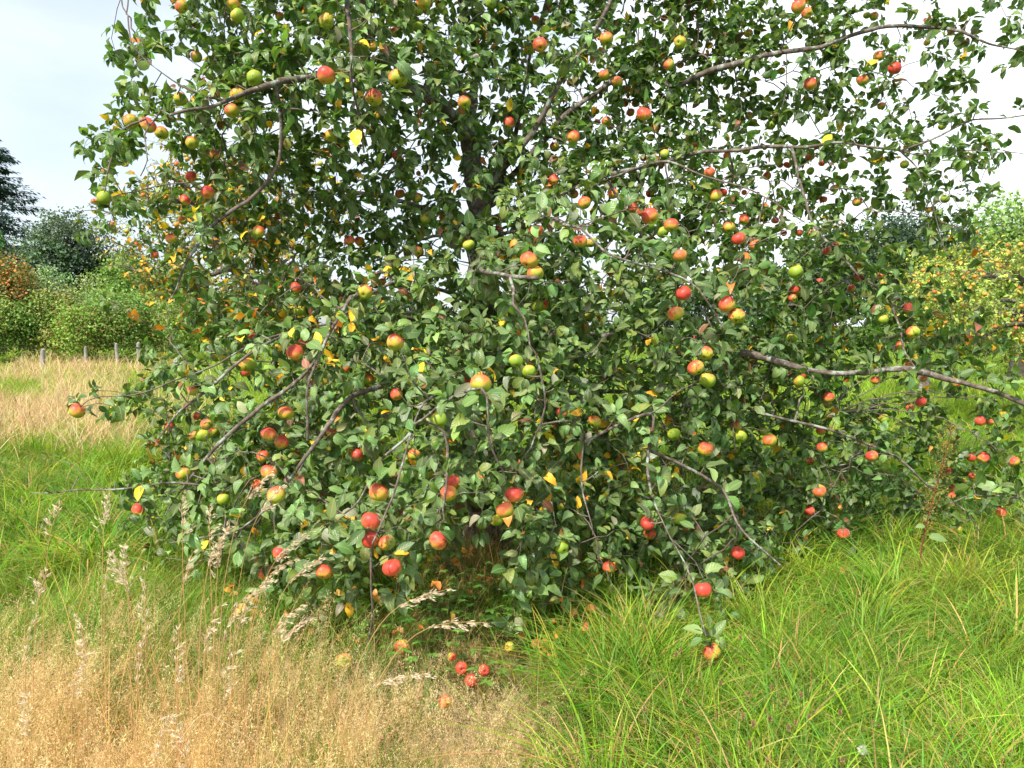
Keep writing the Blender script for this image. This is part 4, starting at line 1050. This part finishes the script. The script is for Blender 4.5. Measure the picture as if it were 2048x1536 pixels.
orchard_tree("laden apple tree full of small orange apples at the right edge, over bright grass",
    [(b1[0], 12.6, 0), tuple(at(2070, 700, 12.6)), tuple(at(2060, 620, 12.6)), tuple(at(2080, 560, 12.6))], .13,
    at(2040, 600, 12.4), (1.95, 1.9, 1.05), 16, 1700, (0.25, 0.37, 0.07), .062, .09, (0.55, 0.50, 0.06), 330, [ORG, ORG, YEL, ORG, RED], .036, hollow=.5, leafper=(7, 12), bottom=.45)
b2 = at(1850, 760, 17)
orchard_tree("yellow green apple tree between the big tree and the laden tree at right",
    [(b2[0], 17, 0), tuple(at(1850, 640, 17)), tuple(at(1850, 560, 17))], .12,
    at(1845, 590, 17), (1.15, 1.3, 1.0), 10, 800, (0.25, 0.36, 0.05), .07, .16, (0.60, 0.56, 0.06), 40, [YEL, YEL, ORG], .036, hollow=.3, leafper=(7, 12), bottom=.3)
tag(FARAP.obj("distant_apples", None), "many tiny red and orange apples on the smaller trees behind", "apples", kind="stuff")
mfa, n_, l_, b_ = newmat("distant_apple_skin"); a1 = n_.new("ShaderNodeAttribute"); a1.attribute_name = "tint"; l_.new(a1.outputs['Color'], b_.inputs['Base Color']); inp(b_, 'Roughness', .4)
bpy.data.objects["distant_apples"].data.materials.append(mfa)

# ------------------------------------------------------------------ far trees and bushes: trunk, limbs, crown of leaf clumps; colours slightly lightened in place of haze
def far_tree(name, label, px, pytop, pybot, wpx, depth, col, n, leaf, cat="tree", group=None, nb=16, dark=.35, gaps=.0, trunk=True, seed=0, accent=None, accent_p=0, flat=1.0, base_from=None):
    r_ = np.random.default_rng(seed + 100)
    top, bot = at(px, pytop, depth), at(px, pybot, depth)
    w = wpx / FPX * depth / 2 * 1.08; h = (top[2] - bot[2]) / 2 * 1.05
    c = (top + bot) / 2; T = empty(name, (c[0], depth, 0)); O = np.array(T.location)
    tag(T, label, cat, group)
    dd = nrm(r_.normal(size=(nb, 3))); q = r_.uniform(.25, .78, (nb, 1))
    C = c + dd * q * np.array([w, w * .9 * flat, h]); C[:, 2] = np.clip(C[:, 2], max(bot[2], .15), None)
    S = r_.uniform(.28, .5, nb) * min(w, h) * 1.15
    if w > h * 1.2: S = r_.uniform(.28, .62, nb) * h
    C[0] = c; S[0] = min(w, h) * .6
    # limbs
    if trunk:
        g = Geo(); P = resample([(c[0], depth, 0), (c[0] + .03 * w, depth, max(bot[2] * .6, .2)), (c[0] - .04 * w, depth, c[2] - h * .4), (c[0], depth, c[2] + h * .3)], .3)
        tube(g, P - O, np.linspace(.055, .02, len(P)) * max(h * 2.2, w), 8); g.obj("trunk", M_FARBARK, T)
        for k in range(1, min(nb, 9)):
            s0 = P[int(len(P) * r_.uniform(.35, .75))]
            g = Geo(); tube(g, resample([s0, (s0 + C[k]) / 2 + [0, 0, .12 * h], C[k]], .4) - O, [.022 * h] * 0 or .016 * max(h, w), 5); g.obj("limb", M_FARBARK, T)
    # leaves on the shells of the clumps
    k = r_.choice(nb, n, p=S ** 2 / (S ** 2).sum())
    d = nrm(r_.normal(size=(n, 3))); d[:, 2] = np.where(r_.random(n) < .35, np.abs(d[:, 2]), d[:, 2])
    rr = S[k] * (r_.uniform(.35, 1, n) ** .45) * (1 + .22 * np.sin(d[:, 0] * 6 + k) * np.sin(d[:, 2] * 7 + k * 2) + .12 * r_.normal(size=n))
    P = C[k] + d * rr[:, None]
    if gaps: 
        kk = (np.sin(P[:, 0] * 9 / w + seed) * np.sin(P[:, 2] * 11 / h + seed * 2 + P[:, 1] / w * 3) > -1 + gaps * 1.2) ; P, d, k = P[kk], d[kk], k[kk]
    ok = P[:, 2] > .02; P, d, k = P[ok], d[ok], k[ok]; n = len(P)
    bcol = np.asarray(col)[None] * np.exp(r_.normal(0, .16, (nb, 1))) * np.exp(r_.normal(0, .07, (nb, 3)))
    cc = bcol[k] * np.exp(r_.normal(0, .22, (n, 1)))
    if accent is not None:
        a = r_.random(n) < accent_p; cc[a] = np.asarray(accent)[None] * np.exp(r_.normal(0, .2, (a.sum(), 1)))
    g = Geo(); L = leaf * r_.uniform(.7, 1.4, n)
    leaves(g, P - O, nrm(r_.normal(size=(n, 3)) + d * .5), d * .6 + [0, 0, .55] + r_.normal(0, .5, (n, 3)), L, L * .75, np.clip(cc, 0, .9), fold=.2, hi=False)
    g.obj("crown", M_FAR, T)
    return T
def conifer(name, label, px, pytop, wpx, depth, col, n, seed=0):
    r_ = np.random.default_rng(seed); top = at(px, pytop, depth); H = top[2]; W = wpx / FPX * depth / 2
    T = empty(name, (top[0], depth, 0)); O = np.array(T.location); tag(T, label, "conifer")
    g = Geo(); tube(g, [(0, 0, 0), (0, 0, H * .5), (0, 0, H * .98)], [.28, .17, .03], 8); g.obj("trunk", M_FARBARK, T)
    nbr = 330; pos, dr, nn = [], [], []; g = Geo()
    for k in range(nbr):
        t = r_.random() ** 1.25; z = H * (.12 + .87 * t) ; Lb = W * (1 - t) ** .8 * r_.uniform(.7, 1.12) + .15; a = r_.uniform(0, 6.28)
        m = 12; s = np.linspace(0, 1, m)
        P = np.stack([np.cos(a) * Lb * s, np.sin(a) * Lb * s, z - Lb * .22 * s + Lb * .16 * s ** 2.5], 1)
        tube(g, P, np.linspace(.04, .01, m), 3, cap=False)
        cnt = int(n / nbr); si = r_.random(cnt) ** .7; q = np.stack([np.interp(si, s, P[:, j]) for j in range(3)], 1)
        sd = r_.choice([-1, 1], cnt) * r_.random(cnt) * Lb * .22
        q[:, 0] += -np.sin(a) * sd; q[:, 1] += np.cos(a) * sd; q[:, 2] -= np.abs(sd) * .2 + r_.random(cnt) * .15
        pos.append(q); d = np.stack([np.cos(a) - np.sin(a) * np.sign(sd) * .7, np.sin(a) + np.cos(a) * np.sign(sd) * .7, np.full(cnt, -.25)], 1); dr.append(d + r_.normal(0, .25, (cnt, 3)))
    tag(g.obj("boughs", M_FARBARK, T), kind="stuff")
    pos = np.concatenate(pos); dr = np.concatenate(dr); m = len(pos); g = Geo(); L = r_.uniform(.2, .45, m)
    leaves(g, pos, dr, r_.normal(0, .35, (m, 3)) + [0, 0, 1], L, L * .38, vary(col, m, .28), fold=.1, hi=False); g.obj("crown", M_FAR, T)
conifer("spruce_tree", "dark blue green spruce rising at the left edge against the sky", -35, 245, 420, 55, (0.022, 0.055, 0.035), 22000, 3)
GD = (0.035, 0.075, 0.035)
far_tree("broadleaf_tree", "dark open crowned old tree with sky showing through, right of the spruce", 135, 425, 585, 190, 52, (0.08, 0.135, 0.075), 13000, .18, seed=1, gaps=.45, nb=34)
far_tree("broadleaf_tree", "dark spreading tree low behind the right side of the open crowned tree", 215, 490, 640, 150, 54, (0.03, 0.062, 0.035), 5000, .26, seed=2, gaps=.2)
far_tree("broadleaf_tree", "dark dense tree filling the gap under the spruce and open crowned tree", 75, 520, 700, 200, 50, (0.03, 0.06, 0.03), 7000, .25, seed=3)
far_tree("shrub", "shrub with orange brown leaves at the left edge below the spruce", 5, 470, 715, 120, 34, (0.12, 0.15, 0.04), 8000, .11, "shrub", seed=4, accent=(0.42, 0.22, 0.06), accent_p=.3, trunk=False, nb=30)
far_tree("broadleaf_tree", "small bright green leafy tree at the left edge in front of the spruce", -15, 415, 700, 90, 40, (0.07, 0.19, 0.04), 3500, .2, seed=5)
far_tree("willow_bush", "pale grey green bush with upright shoots in front of the dark tree", 108, 520, 715, 90, 36, (0.20, 0.30, 0.14), 7000, .10, "bush", seed=6, gaps=.2, trunk=False, nb=34)
far_tree("willow_bush", "smaller pale grey green bush right beside the other pale one", 175, 545, 715, 90, 36, (0.19, 0.29, 0.12), 7000, .10, "bush", seed=7, gaps=.2, trunk=False, nb=34)
far_tree("shrub", "rounded mid green shrub left of the yellowing apple tree", 262, 490, 715, 150, 44, (0.13, 0.25, 0.05), 9000, .15, "shrub", seed=8, trunk=False, nb=28)
far_tree("shrub", "dark green shrub directly behind the yellowing apple tree", 345, 520, 700, 150, 46, (0.05, 0.11, 0.035), 7000, .18, "shrub", seed=9, trunk=False, nb=24)
HL = ["leftmost low green hedge bush behind the field at left", "low green bush in front of the orange brown shrub", "low green and rusty hedge bush behind the leftmost fence post", "low hedge bush with rusty bramble leaves between the posts",
      "low green hedge bush behind the right hand fence posts", "low yellowish green hedge bush right of the fence posts", "low dark hedge bush half hidden by the big tree's left branches"]
for k, (px, pt, w) in enumerate([(-40, 560, 190), (35, 585, 170), (105, 572, 170), (175, 596, 170), (245, 570, 170), (315, 592, 170), (390, 580, 190)]):
    far_tree("hedge_bush", HL[k], px, pt, 716, w, 33 + k % 3, [(0.18, 0.31, 0.06), (0.16, 0.30, 0.07), (0.22, 0.31, 0.08)][k % 3], 9000, .10, "bush", "low bushes along the far hedge", seed=20 + k, accent=(0.26, 0.19, 0.08), accent_p=[.05, .08, .15, .18, .1, .05, .05][k], trunk=False, nb=34)
BL = ["far green tree seen in gaps left of the big trunk", "far dark tree seen in gaps behind the big trunk", "far mid green tree seen in gaps right of the big trunk", "far dark green tree behind the right half of the big tree", "far green tree behind the big tree's right edge"]
for k, (px, pt, w) in enumerate([(520, 560, 260), (760, 585, 280), (1020, 560, 300), (1290, 540, 300), (1540, 500, 280)]):
    far_tree("broadleaf_tree", BL[k], px, pt, 712, w * 1.15, 62, [(0.06, 0.12, 0.035), (0.04, 0.085, 0.035)][k % 2], 6000, .32, group="trees closing the far side of the field", seed=40 + k, trunk=True)
far_tree("broadleaf_tree", "dark green tall tree in the far dark clump at right, left one", 1775, 372, 700, 220, 48, (0.045, 0.095, 0.045), 16000, .18, seed=50, nb=34)
far_tree("broadleaf_tree", "dark green tree in the far dark clump at right, behind drooping twigs", 1895, 405, 700, 220, 50, (0.05, 0.10, 0.045), 15000, .18, seed=51, nb=34)
far_tree("broadleaf_tree", "lower dark tree in the far clump beside the big tree's right edge", 1650, 430, 700, 200, 52, (0.045, 0.09, 0.035), 9000, .26, seed=52, nb=22)
far_tree("broadleaf_tree", "light green feathery tree rising above the laden tree at right edge", 2045, 380, 700, 240, 22, (0.19, 0.30, 0.09), 16000, .11, seed=53, nb=34, gaps=.1)
far_tree("shrub", "small green shrub at the far end of the bright field at right", 1745, 640, 712, 120, 30, (0.09, 0.2, 0.03), 4000, .12, "shrub", seed=54, trunk=False)
far_tree("shrub", "dark green shrub low behind the yellow green tree", 1930, 640, 712, 200, 36, (0.05, 0.11, 0.03), 5000, .14, "shrub", seed=55, trunk=False)

# ------------------------------------------------------------------ fence posts
for k, (px, pt, d, w, lab) in enumerate([(83, 690, 27, 9, "leftmost weathered grey fence post at the field edge, thickest"), (171, 685, 31, 6, "thin pale fence post, second from left at the field edge"),
        (234, 679, 31, 7, "fence post third from left, above a patch of pale dry grass"), (277, 677, 31, 8, "rightmost of the four pale fence posts at the field edge")]):
    p = at(px, pt + 9, d); w_ = w / FPX * d / 2; g = Geo()
    m = [(0, 0, -.1), (.01, 0, p[2] * .4), (.0, .01, p[2] * .8), (.015, 0, p[2])]
    tube(g, m, [w_ * 1.05, w_, w_ * .98, w_ * .85], 9)
    o = g.obj("fence_post", M_POST); o.location = (p[0], d, 0); o.rotation_euler = (rng.normal(0, .03), rng.normal(0, .04), 0)
    tag(o, lab, "fence post", "old fence posts at the field edge")

# ------------------------------------------------------------------ tall dry grass stalks with silvery seed heads
def grass_stalk(tip, base_x_shift, label, droop=1.0, heads=14, hl=.16, side=1, depth_shift=0.0, straight=False):
    tip = np.array(tip); b = np.array([tip[0] - base_x_shift, tip[1] + depth_shift, 0.0]); b[2] = float(ground_h(b[0], b[1]))
    T = empty("grass_stalk", tuple(b)); tag(T, label, "grass stalk", "tall dry grass stalks with seed heads")
    H = tip[2] - b[2]
    mid = b + (tip - b) * [.25, .5, .62]
    pts = resample([b, b + (mid - b) * [.3, .5, .5], mid, mid + (tip - mid) * [.42, .5, .62], tip], .04)
    sag = np.linspace(0, 1, len(pts)) ** 6 * .07 * droop; pts[:, 2] -= sag; pts[:, 0] += side * np.linspace(0, 1, len(pts)) ** 5 * .03 * droop
    g = Geo(); tube(g, pts - b, np.linspace(.0020, .0008, len(pts)), 5, (0.66, 0.44, 0.20)); g.obj("stem", M_STRAW, T)
    g = Geo(); n = len(pts); Ls = np.linalg.norm(np.diff(pts, axis=0), axis=1); cum = np.cumsum(Ls[::-1])[::-1]
    P, D = [], []
    for q in range(heads):
        s = (q / heads) ** .8 * hl; i = int(np.argmin(np.abs(np.append(cum, 0) - s))); p = pts[min(i, n - 1)]; t = nrm(pts[min(i, n - 1)] - pts[max(i - 2, 0)])
        bl = rng.uniform(.012, .05) * (.4 + s / hl) if not straight else .004
        d = nrm(t * .9 + np.array([side * rng.uniform(-.2, .9), rng.uniform(-.4, .4), rng.uniform(-.1, .2)]) * (0 if straight else 1) + rng.normal(0, .06, 3))
        e = p + d * bl + [0, 0, -bl * .3 * droop]
        if bl > .01: tube(g, np.array([p, (p + e) / 2 + [0, 0, .004], e]) - b, .0005, 3, (0.5, 0.36, 0.18), cap=False)
        for w in range(4 if bl > .02 else 3):
            P.append(p + (e - p) * (1 - w * .28) + rng.normal(0, .0015, 3)); D.append(nrm(d + [0, 0, -.35 * droop] + rng.normal(0, .16, 3)))
    P, D = np.array(P), np.array(D); m = len(P)
    for _ in range(3):
        leaves(g, P - b + rng.normal(0, .0025, (m, 3)), D, rng.normal(size=(m, 3)), rng.uniform(.011, .019, m), rng.uniform(.0022, .0036, m), vary((0.88, 0.72, 0.52), m, .12, .03), fold=.5, droop=.3, hi=False)
    g.obj("seed_head", M_STRAW, T)
ST = [(50,1195,2.5,.02,1),(105,1115,2.6,.10,-1),(150,1262,2.3,.03,1),(198,1048,2.6,.0,1),(240,1085,2.5,-.05,-1),(276,1225,2.3,.02,1),(300,1120,2.5,.03,-1),(345,945,2.7,-.03,1),
 (392,955,2.7,-.05,1),(372,1080,2.5,.05,1),(440,1010,2.6,.10,1),(470,1015,2.6,.10,-1),(530,905,2.7,.20,1),(548,948,2.7,.18,1),(600,1035,2.6,.22,1),(622,1075,2.5,.20,1),(598,1205,2.3,.16,1),
 (585,1170,2.4,.15,1),(480,1150,2.4,.1,1),(508,1120,2.4,.1,1),(230,955,2.8,.08,-1),(130,985,2.9,.12,-1),(415,1150,2.4,.03,1),(330,1210,2.3,-.03,1),(560,1060,2.5,.15,1),(270,1040,2.6,.04,-1),
 (312,1365,2.0,.02,1),(362,1385,2.0,-.02,-1),(80,1330,2.1,.05,-1),(868,1136,2.4,.33,1),(934,1180,2.35,.38,1),(828,1305,2.2,.30,1),(180,1180,2.4,.03,-1),(440,1235,2.25,.0,1)]
ST.sort()
for k, (px, py, d, sh, sd) in enumerate(ST):
    lab = {868: "arching stalk with silvery head over the dark gap, left of the longest one", 934: "longest arching dry grass stalk, its seed head reaching farthest right",
           828: "dry stalk bowed right over above the split windfall apple", 50: "stiff narrow seed spike at the far left edge of the foreground"}.get(px)
    if lab is None: lab = f"{ORD[k] if k < 20 else 'twenty-' + ORD[k - 20] if k < 29 else ['thirtieth', 'thirty-first', 'thirty-second', 'thirty-third', 'thirty-fourth'][k - 29]} dry seed stalk from the left among the tall foreground stalks"
    grass_stalk(at(px, py, d), sh, lab, droop=rng.uniform(.6, 1.6), heads=rng.integers(11, 18), hl=rng.uniform(.12, .2), side=sd, straight=px in (198, 50, 312, 276))
# kinked old stem in the near left grass
pp = resample(np.array([at(318, 1520, 1.95), at(415, 1425, 2.0), at(416, 1424, 2.0), at(560, 1540, 2.0), at(600, 1600, 2.0)]), .02); b = np.array([pp[-1][0], pp[-1][1], 0])
q1 = resample(np.array([at(262, 1660, 1.95), at(322, 1535, 1.96), at(368, 1470, 1.98), at(409, 1428, 2.0), at(417, 1427, 2.0)]), .02)
q2 = resample(np.array([at(417, 1427, 2.0), at(452, 1447, 2.0), at(520, 1492, 2.01), at(600, 1560, 2.02), at(690, 1680, 2.05)]), .02)
g = Geo(); tube(g, q1 - b, np.linspace(.0019, .0015, len(q1)), 5, (0.66, 0.50, 0.28)); tube(g, q2 - b, np.linspace(.0015, .0007, len(q2)), 5, (0.66, 0.50, 0.28))
o = g.obj("bent_stalk", M_STRAW); o.location = b; tag(o, "thick pale dry stalk kinked into an upside down V in near left grass", "grass stalk")

# green flowering stalk heads just above the tussock, and brown button seed heads at right
def button_stalk(px, py, d, label, k):
    tip = at(px, py, d); b = np.array([tip[0] + rng.normal(0, .04), tip[1] + .05, 0]); b[2] = float(ground_h(b[0], b[1]))
    T = empty("button_stalk", tuple(b)); tag(T, label, "seed stalk", "brown button seed heads in the right foreground grass")
    g = Geo(); tube(g, resample([b, (b + tip) / 2 + [.01, 0, .02], tip], .05) - b, .0012, 4, (0.22, 0.26, 0.07)); g.obj("stem", M_GRASS, T)
    g = Geo(); m = 46; a = rng.uniform(0, 6.28, m); z = rng.uniform(-1, 1, m); rr = np.sqrt(1 - z * z)
    n_ = np.stack([rr * np.cos(a), rr * np.sin(a), z], 1); P = tip - b + n_ * np.array([.0045, .0045, .009]) * rng.uniform(.6, 1.15)
    leaves(g, P, n_ + [0, 0, .5], rng.normal(size=(m, 3)), np.full(m, .006), np.full(m, .004), vary((0.46, 0.31, 0.15), m, .3), hi=False)
    tube(g, np.array([[0, 0, -.011], [0, 0, 0], [0, 0, .011]]) + tip - b, [.003, .0042, .002], 8, (0.26, 0.17, 0.08)); g.obj("seed_head", M_STRAW, T)
BT = [(1352,1308,2.9),(1376,1384,2.7),(1420,1325,2.9),(1434,1431,2.5),(1440,1366,2.7),(1480,1275,3.0),(1486,1432,2.5),(1497,1387,2.6),(1507,1447,2.4),(1540,1437,2.5),(1543,1375,2.7),(1556,1330,2.8),(1570,1405,2.6),(1577,1455,2.4),(1590,1448,2.5),(1602,1390,2.6),(1618,1435,2.5),(1680,1425,2.5),(1288,1420,2.6),(1500,1490,2.3),(1395,1480,2.3),(1535,1520,2.2),(1685,1520,2.2),(1362,1300,3.0)]
BT.sort()
for k, (px, py, d) in enumerate(BT):
    w = ORD[k] if k < 20 else "twenty-" + ORD[k - 20]
    button_stalk(px, py, d, f"{w} from left of the brown button seed heads in the right foreground grass", k)

# dandelion clock
p = at(1725, 1500, 2.35); b = np.array([p[0] + .02, p[1], 0]); T = empty("dandelion_clock", tuple(b)); tag(T, "tattered white dandelion clock near the bottom right", "dandelion")
g = Geo(); tube(g, np.array([b, (b + p) / 2 + [.01, 0, 0], p]) - b, .0015, 5, (0.2, 0.28, 0.1)); g.obj("stem", M_GRASS, T)
g = Geo(); m = 260; n_ = nrm(rng.normal(size=(m, 3))); leaves(g, p - b + n_ * .007, n_ + rng.normal(0, .2, (m, 3)), rng.normal(size=(m, 3)), np.full(m, .010), np.full(m, .0015), np.full((m, 3), .8), hi=False); g.obj("seed_head", M_STRAW, T)

# dock plant with rust coloured seed spire, at right
b = at(1835, 1120, 4.4); b[2] = 0; T = empty("dock_plant", tuple(b)); tag(T, "dock plant with rusty seed spire and broad green leaf, right of the tree", "weed")
g = Geo(); S = resample([(b[0], b[1], 0), tuple(at(1850, 1060, 4.4)), tuple(at(1868, 990, 4.4)), tuple(at(1893, 900, 4.4)), tuple(at(1905, 850, 4.4))], .04) - b
tube(g, S, np.linspace(.005, .0018, len(S)), 6, (0.28, 0.09, 0.06)); g.obj("stem", M_STRAW, T)
g = Geo(); m = 1100; k = rng.uniform(.4, 1, m) * (len(S) - 1); i = np.minimum(k.astype(int), len(S) - 2); P = S[i] + (S[i + 1] - S[i]) * (k - i)[:, None]
lob = (.012 + .028 * np.abs(np.sin(k * 1.1)))[:, None]; P = P + rng.normal(size=(m, 3)) * lob * [1, 1, .7]
leaves(g, P, rng.normal(size=(m, 3)), rng.normal(size=(m, 3)), rng.uniform(.006, .012, m), rng.uniform(.005, .009, m), vary((0.40, 0.26, 0.06), m, .25, .12), hi=False); g.obj("seed_spire", M_STRAW, T)
for (px, py, dx, L) in ((1858, 1075, .9, .11), (1850, 1052, -.8, .06), (1830, 1150, .3, .05), (1880, 1150, .9, .09)):
    g = Geo(); q = at(px, py, 4.38) - b; leaves(g, np.array([q]), np.array([[dx, -.2, .12]]), np.array([[0, -.6, 1.0]]), [L], [L * .62], np.array([[0.16, 0.30, 0.09]]), fold=.15, droop=.6)
    g.obj("leaf", M_HERB, T)

# bright arching tussock right of the windfalls
b = np.array([*[float(v) for v in gpoint(1235, 1405)], 0.0]); n = 620
g = Geo(); off = rng.normal(0, .085, (n, 3)) * [1.9, .9, 0] + np.array([.14, 0, 0]) * np.round(rng.uniform(-1.2, 1.5, (n, 1))); az = np.arctan2(off[:, 1], off[:, 0]) + rng.normal(0, 1.0, n)
c = vary((0.20, 0.38, 0.035), n, .22); yy = rng.random(n) < .25; c[yy] = vary((0.50, 0.42, 0.06), yy.sum(), .2)
blades(g, off, az, rng.uniform(.16, .52, n), rng.uniform(.15, 1.4, n), rng.uniform(.003, .0060, n), c, 7)
o = g.obj("grass_tussock", M_GRASS); o.location = b; tag(o, "tall arching yellow green grass tussock right of the windfall apples", "grass tussock")
